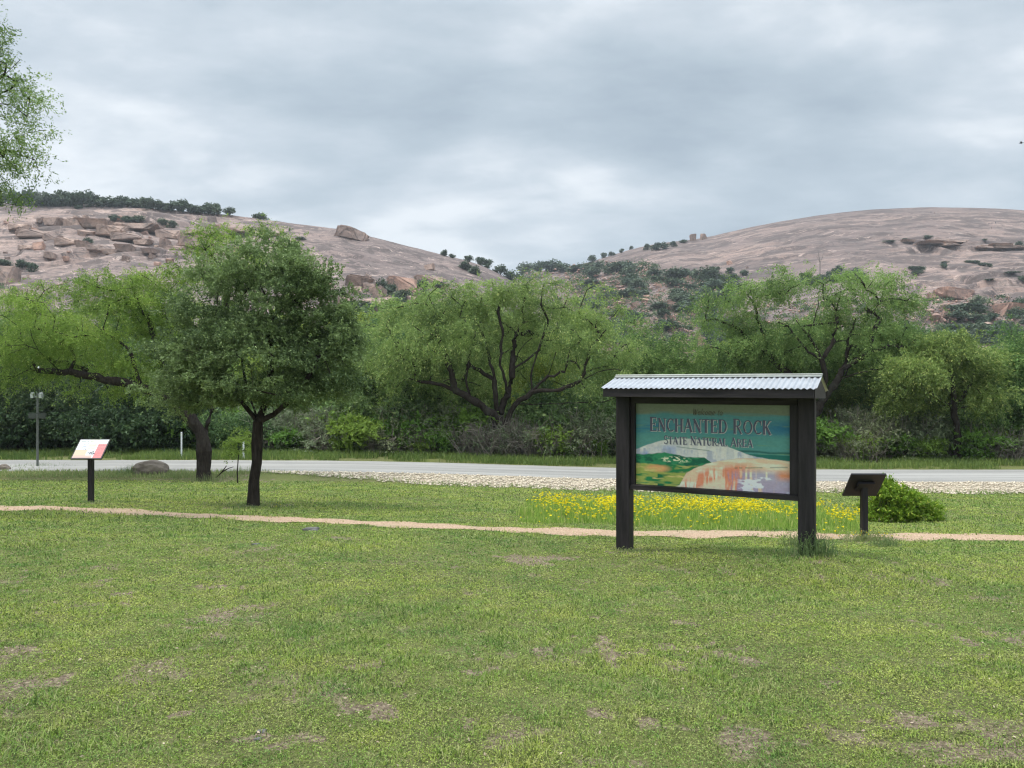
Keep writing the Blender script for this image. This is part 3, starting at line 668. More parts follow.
for row, (dd, step, top) in enumerate(((58, 62, 348), (72, 58, 330), (90, 52, 320))):
    px = -180+row*20
    while px < 1230:
        k = r3.choices(kinds, (5, 2, 4))[0]; i = r3.randrange(3)
        if 575 < px < 720: t0 = top+22
        elif 930 < px: t0 = top+30
        elif 360 < px < 620: t0 = top-24
        elif px < 360: t0 = top-8
        else: t0 = top
        if row == 2 and 600 < px < 700: t0 = 352
        p = gp(px, dd+r3.uniform(-4, 4)); T = t0+r3.uniform(-8, 12)
        hgt = (EYE-(T-CY)/F*p.y)-p.z; sc = hgt/[9.5, 8.5, 10.5][i]
        o = thing('woodland_tree', wl[k], 'tree', p, r3.uniform(0, 6.28), 'trees of the wood beyond the road: '+k.replace('_', ' ').replace('dark shrub', 'dark ones').replace('mesquite yellow', 'yellow-green ones').replace('mesquite', 'mid-green ones'))
        o.scale = (sc*r3.uniform(.95, 1.25),)*2+(sc,)
        link('trunk', protos[i][0], None, o); link('crown', pm[k, i], None, o)
        px += step*r3.uniform(.75, 1.25)

# -- shrubs
def shrub_data(seed, h, w, n, leaf, twigs=40, K=10, S=8):
    r2 = np.random.default_rng(seed)
    lb = [((r2.uniform(-.3, .3)*w, r2.uniform(-.3, .3)*w, h*r2.uniform(.3, .62)), w*r2.uniform(.22, .36), w*r2.uniform(.22, .36), h*r2.uniform(.22, .36)) for _ in range(7)]
    L = [([(math.cos(a)*w*.1, math.sin(a)*w*.1, h*.15), (math.cos(a)*w*.25, math.sin(a)*w*.25, h*.5)], None) for a in np.linspace(0, 6, 6)]
    return make_tree((0, 0, 0), L, lb, 0, r2, n, .05, .16*h, S, K, leaf, .42, .0, .2*h, tip_r=.006*h, pipe=.3)
def brush_data(seed, h, w, n):
    """a thicket of bare grey stems"""
    r2 = np.random.default_rng(seed); nodes, par = [np.zeros(3)], [-1]; rad = [.02]
    for _ in range(n):
        prev = 0; p = np.array([r2.normal()*w*.16, r2.normal()*w*.16, 0]); nodes.append(p); par.append(-1); rad.append(.016); prev = len(nodes)-1
        dv = np.array([r2.normal()*.45, r2.normal()*.45, 1.0]); k = 6; hl = h*r2.uniform(.5, 1.05)/k
        for j in range(k):
            dv += r2.normal(size=3)*.16; p = p+dv/np.linalg.norm(dv)*hl; nodes.append(p); par.append(prev); rad.append(.014*(1-j/k)+.005); prev = len(nodes)-1
            if r2.random() < .6:
                q = p+r2.normal(size=3)*np.array([.22, .22, .12])*h*.5; nodes.append(q); par.append(prev); rad.append(.006)
    return tubes(nodes, par, rad, 5)
sh = {}
def shrub_kind(key, nm, data, mat, brush=None):
    (TV, TF), (V, Q, r, t) = data
    if brush is not None:
        BV, BF = brush; TF = np.concatenate([TF, BF+len(TV)]); TV = np.concatenate([TV, BV])
    a = mesh_np('stems', TV, TF); a.materials.append(M['twig'] if brush is not None else M['bark'])
    c = mesh_np('foliage', V, Q, attrs={'rnd': ('FACE', r), 'tone': ('FACE', t)}); c.materials.append(mat); sh[key] = (a, c, nm)
shrub_kind('dark', 'dark_shrub', shrub_data(31, 3.0, 4.0, 120, .11), M['dark_shrub'])
shrub_kind('dark2', 'dark_shrub', shrub_data(32, 3.4, 3.4, 120, .11), M['dark_shrub'])
shrub_kind('cedar', 'dark_shrub', shrub_data(36, 3.2, 4.0, 120, .11), M['cedar'])
shrub_kind('grey', 'grey_shrub', shrub_data(33, 2.6, 3.2, 90, .08), M['grey_shrub'], brush_data(5, 2.6, 3.4, 90))
shrub_kind('twiggy', 'twiggy_shrub', shrub_data(34, 2.0, 3.0, 26, .07), M['grey_shrub'], brush_data(6, 2.2, 3.8, 190))
shrub_kind('green', 'green_shrub', shrub_data(35, 1.8, 2.4, 80, .09), M['green_shrub'])
slab = {'dark': 'dark green shrub in the thicket along the far side of the road', 'dark2': 'dark green shrub in the thicket along the far side of the road', 'cedar': 'cedar shrub coloured dark as in shade under the trees across the road at the left',
        'grey': 'grey-green shrub in the thicket along the far side of the road', 'twiggy': 'leafless grey-brown brush along the far side of the road',
        'green': 'small bright green shrub in the thicket along the far side of the road'}
def put_shrub(key, px, dd, hs, label=None, group=None, ws=1.0, part_names=('stems', 'foliage')):
    a, c, nm = sh[key]; p = gp(px, dd)
    o = thing(nm, label or slab[key], 'shrub', p, r3.uniform(0, 6.28), group or (None if label else {'dark': 'dark roadside shrubs', 'dark2': 'dark roadside shrubs', 'cedar': 'cedar shrubs across the road at the left', 'grey': 'grey-green roadside shrubs', 'twiggy': 'bare roadside brush', 'green': 'bright green roadside shrubs'}[key]))
    o.scale = (hs*ws, hs*ws, hs); link('stems', a, None, o); link('foliage', c, None, o); return o
px = -120
while px < 1160:      # dense thicket
    put_shrub('cedar' if px < 200 else r3.choice(['dark', 'dark2', 'green', 'twiggy', 'grey']), px, r3.uniform(49, 52), r3.uniform(1.0, 1.6)); px += r3.uniform(24, 36)
px = -120
while px < 1160:
    z = 'cedar' if px < 195 else ('grey' if (265 < px < 335 or 820 < px < 960) else r3.choice(['twiggy', 'dark2', 'grey', 'green', 'green']))
    put_shrub(z, px, r3.uniform(46.6, 48.2), r3.uniform(.75, 1.15)*{'dark': 1.15, 'cedar': 1.25, 'grey': 1.25, 'twiggy': 1.2, 'green': 1.55}.get(z, 1)); px += r3.uniform(18, 32)
for px in (345, 362, 398, 440, 560, 596, 700, 850, 905, 930, 975, 550, 290, 420): put_shrub('green', px+r3.uniform(-6, 6), r3.uniform(45.5, 46.6), r3.uniform(.6, 1.5))
for px in (475, 492, 518, 530, 545, 420, 380, 855, 1000): put_shrub('twiggy', px, 46.0, r3.uniform(.8, 1.3))
# sapling and bush on the lawn
p = gp(238, 29.5); d = p.y
o = put_tree('sapling', 'young green sapling between the leaning mesquite trunk and the oak trunk', 'sapling', p,
             make_tree(p, [([W(238, 462, d), W(239, 448, d)], None)], [lobe(238, 446, 14, 9, d), lobe(229, 452, 9, 6, d), lobe(250, 448, 8, 8, d), lobe(240, 436, 8, 7, d)], d, rng, 46, .022, .16, 9, 12, .030, .42, .3, .22, tip_r=.004), M['green_shrub'], M['bark'])
(TV, TF), (V, Q, r, t) = make_tree((0, 0, 0), [([(math.cos(a)*.12, math.sin(a)*.12, .2), (math.cos(a)*.35, math.sin(a)*.3, .5)], None) for a in np.linspace(0, 5.2, 6)],
    [((-.32, 0, .58), .26, .3, .34), ((-.22, .1, .80), .16, .2, .20), ((.12, 0, .42), .42, .35, .30), ((.45, 0, .28), .36, .3, .22), ((-.62, .1, .28), .24, .25, .22), ((-.15, -.1, .5), .34, .3, .26), ((0, -.1, .22), .62, .35, .16), ((.72, 0, .16), .2, .2, .12)],
    0, np.random.default_rng(77), 290, .025, .09, 9, 9, .030, .5, -.1, .12, tip_r=.003, pipe=.3)
o = thing('bush', 'bright green leafy bush on the lawn behind the right information panel', 'bush', at(900, 522)); o.scale = (1.12, 1, 1.12)
link('stems', mesh_np('stems', TV, TF), M['bark'], o); link('foliage', mesh_np('foliage', V, Q, attrs={'rnd': ('FACE', r), 'tone': ('FACE', t)}), M['bush'], o)
# weeds at the posts and trunks
def weed(px, Y, n, h, spread, label, yellow=0, cat='weeds', hmin=.4):
    r2 = np.random.default_rng(int(px*7+Y)); p = at(px, Y)
    q = r2.normal(size=(n, 2))*spread; x = p.x+q[:, 0]; y = p.y+q[:, 1]*.7
    hh = h*r2.uniform(hmin, 1.1, n)*np.exp(-(np.hypot(q[:, 0], q[:, 1])/spread/2.4)**2); b_ = np.stack([x, y, gz(x, y)-.02], 1)-np.array(p)
    V, Qd, Tt = blades(b_, hh, np.full(n, .010), np.clip(r2.normal(.3, .22, n), 0, 1), r2)
    # small side leaves
    m_ = n*3; i = r2.integers(0, n, m_); lc = b_[i]+np.stack([r2.normal(size=m_)*.04, r2.normal(size=m_)*.04, hh[i]*r2.uniform(.2, .95, m_)], 1)
    LV, LQ = quads(lc, r2.uniform(.008, .02, m_), .4, r2)
    rr = r2.random(n+m_); tt = r2.random(n+m_)
    me = mesh_np('weed_clump', np.concatenate([V, LV]), np.concatenate([Qd, LQ+len(V)]), Tt,
                 attrs={'rnd': ('FACE', np.concatenate([rr, rr[:n]])), 'tone': ('FACE', np.concatenate([tt, tt[:n]]))})
    me.materials.append(M['weed'])
    o = tag(link('weed_clump', me, None, loc=p), label, cat); o['kind'] = 'stuff' if cat == 'weeds' else 'thing'
    if yellow:
        i = r2.integers(0, n, yellow); fc = b_[i]+np.stack([r2.normal(size=yellow)*.03, r2.normal(size=yellow)*.03, hh[i]*r2.uniform(.8, 1, yellow)], 1)
        FV, FQ = quads(np.repeat(fc, 3, 0), .014, .8, r2)
        link('blossom', mesh_np('blossom', FV, FQ, attrs={'rnd': ('FACE', r2.random(len(FQ))), 'tone': ('FACE', r2.random(len(FQ)))}), M['petal'], o)
    return o
weed(812, 556, 230, .42, .17, 'tall grey-green weeds round the foot of the right sign post')
weed(795, 546, 90, .34, .14, 'thin weeds just behind the right sign post')
weed(627, 552, 160, .10, .16, 'low grass tuft at the foot of the left sign post')
weed(868, 541, 300, .26, .26, 'yellow-flowered weeds round the foot of the right information panel', 26)
weed(888, 546, 160, .20, .16, 'low weeds right of the right information panel')
weed(91, 503, 90, .10, .15, 'short tuft at the foot of the left information panel post')
weed(275, 508, 110, .20, .09, 'small upright weed just right of the oak trunk', 8)
weed(245, 508, 180, .12, .22, 'low grass tuft at the foot of the oak trunk')
weed(205, 481, 420, .42, .50, 'tall grass round the foot of the leaning mesquite trunk')
weed(178, 478, 260, .45, .45, 'tall grass left of the leaning mesquite trunk')
weed(130, 474, 260, .55, .40, 'green weeds at the left end of the roadside boulder', 14)
weed(38, 468, 300, .35, .9, 'grass tuft round the foot of the lamp post')
weed(245, 474, 260, .45, .55, 'tall grass under the sapling')
weed(942, 519, 60, .26, .06, 'single tall weed right of the bright bush')
weed(545, 500, 200, .30, .30, 'grey-green weeds at the left end of the flower bed')

# wildflower bed: uncountable
def flowers():
    r2 = np.random.default_rng(9); n = 12000
    x = r2.uniform(-.2, 8.4, n); a0 = at(540, 500); 
    y = r2.uniform(14.0, 22.2, n)
    pxs = CX+F*x/y
    k = (pxs > 540+50*fbm(y*.7, x*0, 0, 2, 2)) & (pxs < 862) & (y > 14.7+.5*fbm(x*.8, x*0, 0, 3, 12)-.0*x) & (y < 21.6+.5*fbm(x*.9, x*0, 0, 2, 13)+.0*x)
    k &= (fbm(x*.9, y*.6, 0, 3, 14) > -.55)
    x, y = x[k], y[k]; n = len(x); dens = np.clip(.65+1.6*fbm(x*.8, y*.5, 0, 3, 15), .10, 1)
    h = r2.uniform(.12, .38, n)*np.clip(.45+(y-14.6)/3, .45, 1); z = gz(x, y)
    B = np.stack([x, y, z-.01], 1)
    V, Q, Tt = blades(np.repeat(B, 3, 0)+r2.normal(size=(n*3, 3))*[.05, .05, 0], np.repeat(h, 3)*r2.uniform(.5, 1, n*3), np.full(n*3, .016), np.clip(r2.normal(.25, .18, n*3), 0, 1), r2)
    rr, tt = r2.random(n*3), np.clip(.5+.4*r2.normal(size=n*3), 0, 1)
    me = mesh_np('flower_stems', V, Q, Tt, attrs={'rnd': ('FACE', np.tile(rr, 2)), 'tone': ('FACE', np.tile(tt, 2))})
    root = thing('wildflowers', 'bed of yellow wildflowers in tall green stems behind the welcome sign', 'wildflowers'); root['kind'] = 'stuff'
    link('stems', me, leaf_mat('flower_stem', (.15, .27, .04), (.42, .56, .12), .5, (.6, .6, .22)), root)
    far = np.clip((y-14.8)/2.6, .12, 1)
    f = (r2.random(n) < dens*.70*far*np.clip(1.0+1.8*fbm(x*1.6, y*.9, 0, 2, 19), .1, 1.6)); i = np.where(f)[0]; c = B[i]+np.stack([r2.normal(size=len(i))*.03, r2.normal(size=len(i))*.03, h[i]*r2.uniform(.9, 1.08, len(i))], 1)
    k = 5; cc = np.repeat(c, k, 0)+r2.normal(size=(len(c)*k, 3))*[.010, .010, .004]
    FV, FQ = quads(cc, .023, .7, r2, flat=.35)
    fl = link('blossoms', mesh_np('blossoms', FV, FQ, attrs={'rnd': ('FACE', r2.random(len(FQ))), 'tone': ('FACE', r2.random(len(FQ)))}), M['petal'], root)
flowers()

# ------------------------------------------------------------------ granite hills
LR = np.array([(-900, 330), (-500, 250), (-250, 214), (-100, 204), (30, 203.5), (90, 204), (130, 206), (200, 213), (260, 219.5), (340, 229), (372, 237), (430, 252), (480, 264), (520, 285), (560, 330), (600, 384), (900, 396)], float)
RR = np.array([(250, 396), (380, 345), (470, 292), (540, 270), (580, 265), (600, 259), (640, 247), (662, 243), (700, 239), (760, 225), (820, 215), (870, 209.5), (930, 207), (1000, 208.5), (1100, 216), (1300, 245), (1600, 300), (2000, 370)], float)
HL = dict(ridge=LR, y0=110., y1=400., base=397., p=1.5, seed=201)
HR = dict(ridge=RR, y0=150., y1=640., base=397., p=1.7, seed=301)
def hill_xyz(H, px, t):
    rr = np.interp(px, H['ridge'][:, 0], H['ridge'][:, 1])
    rr = (rr*2+np.interp(px-14, H['ridge'][:, 0], H['ridge'][:, 1])+np.interp(px+14, H['ridge'][:, 0], H['ridge'][:, 1]))/4
    tt = np.clip(t, 0, 1); e = 1-(1-tt)**H['p']
    e = np.where(t > 1, 1-2.2*(t-1)**2-.1*(t-1), e)
    row = H['base']-(H['base']-rr)*e
    y = H['y0']+(H['y1']-H['y0'])*t; x = (px-CX)/F*y
    z = EYE-(row-CY)/F*y
    amp = np.clip((H['base']-rr)/170, 0, 1)*np.sin(np.pi*np.clip(tt, 0, 1))**.7
    s = H['seed']
    rid = 1-np.abs(fbm(x/42, y/60, 0, 3, s+3))*2
    z = z + amp*(4.5*fbm(x/55, y/80, 0, 4, s)+1.8*(rid-.5)) + .35*fbm(x/7, y/11, 0, 3, s+8)*np.clip((H['base']-rr)/40, 0, 1)*np.clip(tt*5, 0, 1)*np.clip((1.02-tt)*12+.25, .25, 1)
    # exfoliation ledges
    reg = np.exp(-((px-125)/125.)**4)*np.exp(-((row-236)/24.)**4) if s == 201 else np.exp(-((px-960)/90.)**4)*np.exp(-((row-246)/9.)**4)*.8+np.exp(-((px-965)/80.)**4)*np.exp(-((row-300)/30.)**4)
    q2 = z/(6.5 if s == 201 else 8.0)+1.6*fbm(x/45, y/45, 0, 4, s+15); f2 = q2-np.floor(q2)
    z = z + reg*5.0*(np.clip((f2-.5)*7, 0, 1)-f2)*np.clip(.75+fbm(x/14, y/14, 0, 2, s+16), 0, 1.2)
    q = z/9.0+1.2*fbm(x/90, y/90, 0, 3, s+5); fr = q-np.floor(q)
    led = np.clip(fbm(x/60, y/50, 0, 3, s+6)+.15, 0, 1)*amp*3.2
    z = z + led*(np.clip((fr-.35)*4, 0, 1)-fr)
    return x, y, z
def hill_mesh(name, H, p0, p1, step, rows):
    px = np.concatenate([np.arange(p0, -60, 12.), np.arange(-60, 1090, step), np.arange(1090, p1, 12.)]); px = px[(px >= p0) & (px <= p1)]
    t = np.concatenate([np.linspace(0, 1, rows), np.linspace(1.01, 1.35, 18)])
    T, Pp = np.meshgrid(t, px, indexing='ij'); X, Y, Z = hill_xyz(H, Pp, T)
    Z[0] -= 4
    nr, nc = X.shape; i = np.arange(nr*nc).reshape(nr, nc)
    f = np.stack([i[:-1, :-1], i[:-1, 1:], i[1:, 1:], i[1:, :-1]], -1).reshape(-1, 4)
    az = np.degrees(np.arctan2(X, Y)); nn = fbm(X/70, Y/70, Z/30, 4, 7)
    if H is HL: li = np.clip((az+20)/9, 0, 1)*.75+.10
    else: li = .72-.6*np.clip((az-24)/5, 0, 1)*np.clip((.72-T)/.15, 0, 1)-.35*np.clip((az-28)/6, 0, 1)*np.clip(1-abs(T-.78)/.06, 0, 1)
    li = np.clip(li+nn*.9, 0, 1)
    me = mesh_np(name, np.stack([X.ravel(), Y.ravel(), Z.ravel()], 1), f, attrs={'az': ('POINT', np.arctan2(X, Y).ravel()), 'run': ('POINT', (T+0*X).ravel()), 'lichen': ('POINT', li.ravel())}, smooth=True)
    return me
def granite(name, bands=(1, 1, 1), tint=(1, 1, 1), az_s=60., run_s=.018, boulder=False, skew=0.):
    m, ns, ls = new_mat(name)
    if boulder:
        tc = ns.new('ShaderNodeNewGeometry').outputs['Position']; P = tc; vec = P
    else:
        P = ns.new('ShaderNodeNewGeometry').outputs['Position']
        a = nd(ns, 'ShaderNodeAttribute', attribute_name='az'); r = nd(ns, 'ShaderNodeAttribute', attribute_name='run')
        cb = ns.new('ShaderNodeCombineXYZ')
        for s, o, k in ((0, a, az_s), (1, r, run_s)):
            mm = nd(ns, 'ShaderNodeMath', operation='MULTIPLY'); ls.new(o.outputs['Fac'], mm.inputs[0]); mm.inputs[1].default_value = k; ls.new(mm.outputs[0], cb.inputs[s])
        vec = cb.outputs[0]
    big = noise(ns, ls, P, .012 if not boulder else .05, 5, .6); mid = noise(ns, ls, P, .09 if not boulder else .25, 6, .7, .6); fin = noise(ns, ls, P, .7, 5, .75)
    T = lambda c: tuple(a*b for a, b in zip(c, tint))
    col = ramp_fac(ns, ls, mid, [(.28, T((.200, .160, .145))), (.45, T((.345, .275, .240))), (.60, T((.455, .355, .300))), (.75, T((.560, .460, .395)))])
    col = mixc(ns, ls, ramp_fac(ns, ls, big, [(.42, (0, 0, 0)), (.62, (.65, .65, .65))]), col, T((.235, .200, .190)))
    if not boulder:
        lc = nd(ns, 'ShaderNodeAttribute', attribute_name='lichen')
        lf = nd(ns, 'ShaderNodeMath', operation='MULTIPLY'); ls.new(lc.outputs['Fac'], lf.inputs[0]); lf.inputs[1].default_value = .88
        col = mixc(ns, ls, lf.outputs[0], col, T((.190, .160, .152)))
        st = noise(ns, ls, mapping(ns, ls, vec, rot=(0, 0, skew)), 2.4, 9, .74, .8)
        col = mixc(ns, ls, ramp_fac(ns, ls, st, [(.50, (0, 0, 0)), (.530, (.9, .9, .9)), (.70, (.45, .45, .45))]), col, T((.095, .082, .080)))
        st2 = noise(ns, ls, mapping(ns, ls, vec, rot=(0, 0, skew*1.3)), 7.0, 8, .78, .9)
        col = mixc(ns, ls, ramp_fac(ns, ls, st2, [(.56, (0, 0, 0)), (.62, (.8, .8, .8))]), col, T((.60, .50, .44)))
        # thin cracks following the sheeting of the rock
        mp = mapping(ns, ls, P, (.012, .02, .16), (0.05, .16, 0)); ck = noise(ns, ls, mp, 2.2, 5, .62, .5)
        col = mixc(ns, ls, ramp_fac(ns, ls, ck, [(.480, (0, 0, 0)), (.5, (.9, .9, .9)), (.520, (0, 0, 0))]), col, (.09, .075, .07))
    col = mixc(ns, ls, ramp_fac(ns, ls, fin, [(.52, (0, 0, 0)), (.68, (.75, .75, .75))]), col, (.10, .09, .082))
    md2 = noise(ns, ls, P, .28, 5, .75); col = mixc(ns, ls, ramp_fac(ns, ls, md2, [(.52, (0, 0, 0)), (.64, (.6, .6, .6))]), col, (.15, .125, .112))
    finish(ns, ls, col, .92, fin, 1.0, .5 if not boulder else .35, .15); return m
gl = granite('granite_left', tint=(.90, .82, .80), az_s=9., run_s=9., skew=-.45); gr = granite('granite_right', tint=(.82, .735, .71), az_s=5.5, run_s=11., skew=.12)
M['boulder'] = granite('granite_boulder', boulder=True, tint=(.98, .87, .81))
M['boulder_pink'] = granite('pink_granite_boulder', boulder=True, tint=(1.10, .86, .76))
struct(link('granite_hill', hill_mesh('granite_hill', HL, -900, 900, 1.6, 330), gl))
struct(link('granite_hill', hill_mesh('granite_hill', HR, 250, 2000, 1.8, 330), gr))
def on_hill(H, px, row):
    t = np.linspace(0.02, 1.0, 700); x, y, z = hill_xyz(H, np.full(700, float(px)), t)
    rows = CY-(z-EYE)/y*F; vis = np.minimum.accumulate(rows)   # front-most place seen at that row
    k = int(np.argmax(vis <= row)) if (vis <= row).any() else 699
    return Vector((float(x[k]), float(y[k]), float(z[k])))
# boulders
def boulder_mesh(seed, flat=.5, n=22):
    r2 = random.Random(seed); bm = bmesh.new()
    bmesh.ops.create_cube(bm, size=1.0)
    for v in bm.verts:
        v.co += Vector((r2.uniform(-.13, .13), r2.uniform(-.13, .13), r2.uniform(-.10, .10)))
        if v.co.z < 0: v.co.x *= .9
    if seed % 2:
        bmesh.ops.bisect_plane(bm, geom=bm.verts[:]+bm.edges[:]+bm.faces[:], plane_co=(.32, -.2, .25), plane_no=(r2.uniform(.3, 1), r2.uniform(-.6, 0), r2.uniform(.2, .7)), clear_outer=True)
        bmesh.ops.holes_fill(bm, edges=[e for e in bm.edges if len(e.link_faces) < 2])
    bmesh.ops.bevel(bm, geom=list(bm.edges), offset=.09, segments=3, affect='EDGES', clamp_overlap=True)
    bmesh.ops.triangulate(bm, faces=bm.faces[:])
    bmesh.ops.subdivide_edges(bm, edges=bm.edges[:], cuts=2)
    for v in bm.verts:
        f = float(fbm(v.co.x*4+seed, v.co.y*4, v.co.z*4, 3, seed))*.07; v.co += v.co.normalized()*f
    me = bpy.data.meshes.new('boulder'); bm.to_mesh(me); bm.free(); return me
bms = {}
for mk in ('boulder', 'boulder_pink'):
    for s in range(7):
        me = boulder_mesh(s+3); me.materials.append(M[mk]); bms[mk, s] = me
def round_boulder(seed):
    bm = bmesh.new(); bmesh.ops.create_icosphere(bm, subdivisions=4, radius=.5)
    for v in bm.verts:
        v.co.z = max(v.co.z, -.3); v.co *= 1+.22*float(fbm(v.co.x*2+seed, v.co.y*2, v.co.z*2, 4, seed))+.05*float(fbm(v.co.x*9, v.co.y*9, v.co.z*9, 3, seed+1))
    me = bpy.data.meshes.new('boulder'); bm.to_mesh(me); bm.free(); return me
rb = random.Random(8)
def boulder(H, px, row, w, h, label, group=None, mk='boulder', deep=.8, tilt=.12, sink=.25):
    p = on_hill(H, px, row+h*.5); s = p.y/F
    o = bpy.data.objects.new('boulder', bms[mk, rb.randrange(7)]); COL.objects.link(o)
    o.scale = (w*s, w*s*deep, h*s*1.25); o.location = p+Vector((0, 0, h*s*(.5-sink)))
    o.rotation_euler = (rb.uniform(-tilt, tilt), rb.uniform(-tilt, tilt), rb.uniform(-.3, .3)); tag(o, label, 'boulder', group); return o
GL = 'pinkish granite slab lying in the broken ledges high on the left hill'
for a in [(56, 221, 14, 8), (70, 222, 11, 8), (78, 221, 14, 9), (96, 223, 26, 9), (38, 233, 30, 10), (54, 236, 14, 8), (68, 240, 20, 9), (83, 243, 11, 8), (107, 230, 20, 11), (120, 228, 20, 8),
          (130, 237, 30, 9), (113, 251, 14, 6), (125, 248, 16, 8), (142, 229, 34, 7), (165, 241, 11, 12), (172, 234, 22, 10), (190, 240, 24, 12), (177, 247, 16, 5), (196, 231, 16, 5),
          (50, 254, 11, 7), (240, 231, 20, 4), (270, 233, 20, 5), (205, 238, 12, 7), (88, 233, 14, 6), (150, 252, 12, 5), (20, 226, 16, 7), (28, 246, 14, 6), (95, 246, 12, 6), (145, 242, 14, 6)]:
    boulder(HL, a[0], a[1], a[2], a[3]*.78, GL, 'granite slabs on the left hill', tilt=.05, deep=1.0, sink=.42)
boulder(HL, 5, 274, 24, 20, 'big rounded granite block low on the left hill at the left edge')
boulder(HL, 352, 233, 34, 10, 'large tilted granite slab lying on the right shoulder of the left hill', tilt=0).rotation_euler = (0, .18, 0)
boulder(HL, 404, 283, 30, 13, 'flat-topped orange-brown granite block near the right foot of the left hill', mk='boulder_pink', tilt=.03)
for a in [(357, 290, 9, 9), (378, 292, 14, 10), (378, 303, 28, 12), (432, 280, 32, 9), (408, 306, 14, 8), (392, 313, 10, 5), (368, 325, 25, 14), (361, 281, 30, 12), (425, 295, 20, 8), (345, 300, 14, 9), (330, 290, 12, 7)]:
    boulder(HL, *a, 'granite boulder in the tumble at the right foot of the left hill', 'boulders at the right foot of the left hill', tilt=.2)
boulder(HR, 693, 237.5, 7, 6, 'left one of two rocks standing on the skyline of the right hill', sink=.1); boulder(HR, 704, 236.5, 5.5, 5.5, 'right one of two rocks standing on the skyline of the right hill', sink=.1)
boulder(HR, 953, 293, 28, 9, 'large wedge-shaped pink granite boulder below the right dome', mk='boulder_pink', tilt=.05).rotation_euler = (0, .15, 0)
boulder(HR, 1010, 309, 28, 12, 'rounded pink granite boulder at the right edge below the dome', mk='boulder_pink')
for _ in range(14):
    x = rb.uniform(868, 1024); boulder(HR, x, 241+6*(x-868)/150+rb.uniform(-2, 3), rb.uniform(8, 24), rb.uniform(1.2, 2.4), 'thin granite slab in the pale ledge crossing the right dome', 'slabs in the ledge across the right dome', tilt=.03, sink=.42)
def scatter(H, n, x0, x1, r0, r1, s0, s1, label, group, ok=None):
    k = 0
    while k < n:
        x, y = rb.uniform(x0, x1), rb.uniform(r0, r1)
        if ok and not ok(x, y): continue
        w = rb.uniform(s0, s1)*rb.uniform(.6, 1.2); boulder(H, x, y, w, w*rb.uniform(.45, .85), label, group, rb.choice(['boulder', 'boulder_pink']), tilt=.35); k += 1
scatter(HL, 46, 0, 240, 216, 264, 3, 8, GL, 'granite slabs on the left hill', lambda x, y: y > 212+x*.04)
scatter(HL, 16, 300, 440, 262, 325, 5, 12, 'granite boulder in the tumble at the right foot of the left hill', 'boulders at the right foot of the left hill')
scatter(HR, 84, 600, 722, 286, 352, 4, 10, 'pink boulder in the rubble slope in the gap between the hills', 'boulders of the rubble slope between the hills', lambda x, y: abs(x-(640+(y-290)*.9)) < 46)
scatter(HR, 46, 900, 1030, 296, 335, 4, 10, 'granite boulder in the rubble at the foot of the right dome', 'boulders at the foot of the right dome')
scatter(HR, 20, 580, 760, 262, 290, 3, 8, 'granite boulder among the junipers under the ridge of the right hill', 'boulders under the right ridge')

# scrub and rubble on the lower slopes, too many and small to count
def slope_stuff():
    r2 = np.random.default_rng(55); SV, SQ, ST, SR, RV, RT = [], [], [], [], [], []; so = ro = 0
    base = np.array([[1, 0, 0], [0, 1, 0], [-1, 0, 0], [0, -1, 0], [.3, .2, .8], [0, 0, -.5]], float)
    Tt = np.array([[0, 1, 4], [1, 2, 4], [2, 3, 4], [3, 0, 4], [1, 0, 5], [2, 1, 5], [3, 2, 5], [0, 3, 5]])
    for H, x0, x1, r0, r1, n in ((HR, 575, 735, 264, 362, 900), (HR, 735, 1040, 296, 362, 520), (HR, 430, 590, 272, 345, 260), (HL, 300, 500, 285, 360, 300), (HL, -20, 300, 275, 330, 110)):
        for _ in range(n):
            px_, rw = r2.uniform(x0, x1), r2.uniform(r0, r1)
            if H is HR and px_ > 660 and rw < 280: continue
            if H is HR and px_ > 735 and rw < 296+(1040-px_)*.03: continue
            p = on_hill(H, px_, rw); sc_ = p.y/F
            if r2.random() < .55:
                k = int(r2.integers(50, 120)); w_ = r2.uniform(4, 9)*sc_
                c = r2.normal(size=(k, 3))*np.array([w_*.45, w_*.45, w_*.26]); c[:, 2] = np.abs(c[:, 2])*1.2; c += np.array(p)
                V_, Q_ = quads(c, .9*sc_*r2.uniform(.6, 1.4, k), .55, r2); SV.append(V_); SQ.append(Q_+so); so += len(V_); SR.append(r2.random(k)); ST.append(np.full(k, np.clip(.55+.35*r2.normal(), 0, 1)))
            for _k in range(int(r2.integers(4, 12))):
                q = np.array(p)+r2.normal(size=3)*np.array([6, 7, 1.0])*sc_*1.6; q[2] = p.z+(q[1]-p.y)*.30
                V_ = base*r2.uniform(.6, 2.2)*sc_*r2.uniform(.6, 1.3, (6, 3))+q; RV.append(V_); RT.append(Tt+ro); ro += 6
    me = mesh_np('hillside_scrub', np.concatenate(SV), np.concatenate(SQ), attrs={'rnd': ('FACE', np.concatenate(SR)), 'tone': ('FACE', np.concatenate(ST))})
    struct(tag(link('hillside_scrub', me, leaf_mat('scrub_leaf', (.050, .085, .045), (.160, .225, .095), .25)), 'low green scrub covering the lower slopes and the gap between the hills', 'scrub'), 'stuff')
    struct(tag(link('rubble', mesh_np('rubble', np.concatenate(RV), tris=np.concatenate(RT)), M['boulder_pink']), 'small pink rock rubble strewn between the scrub on the lower slopes', 'rubble'), 'stuff')
slope_stuff()

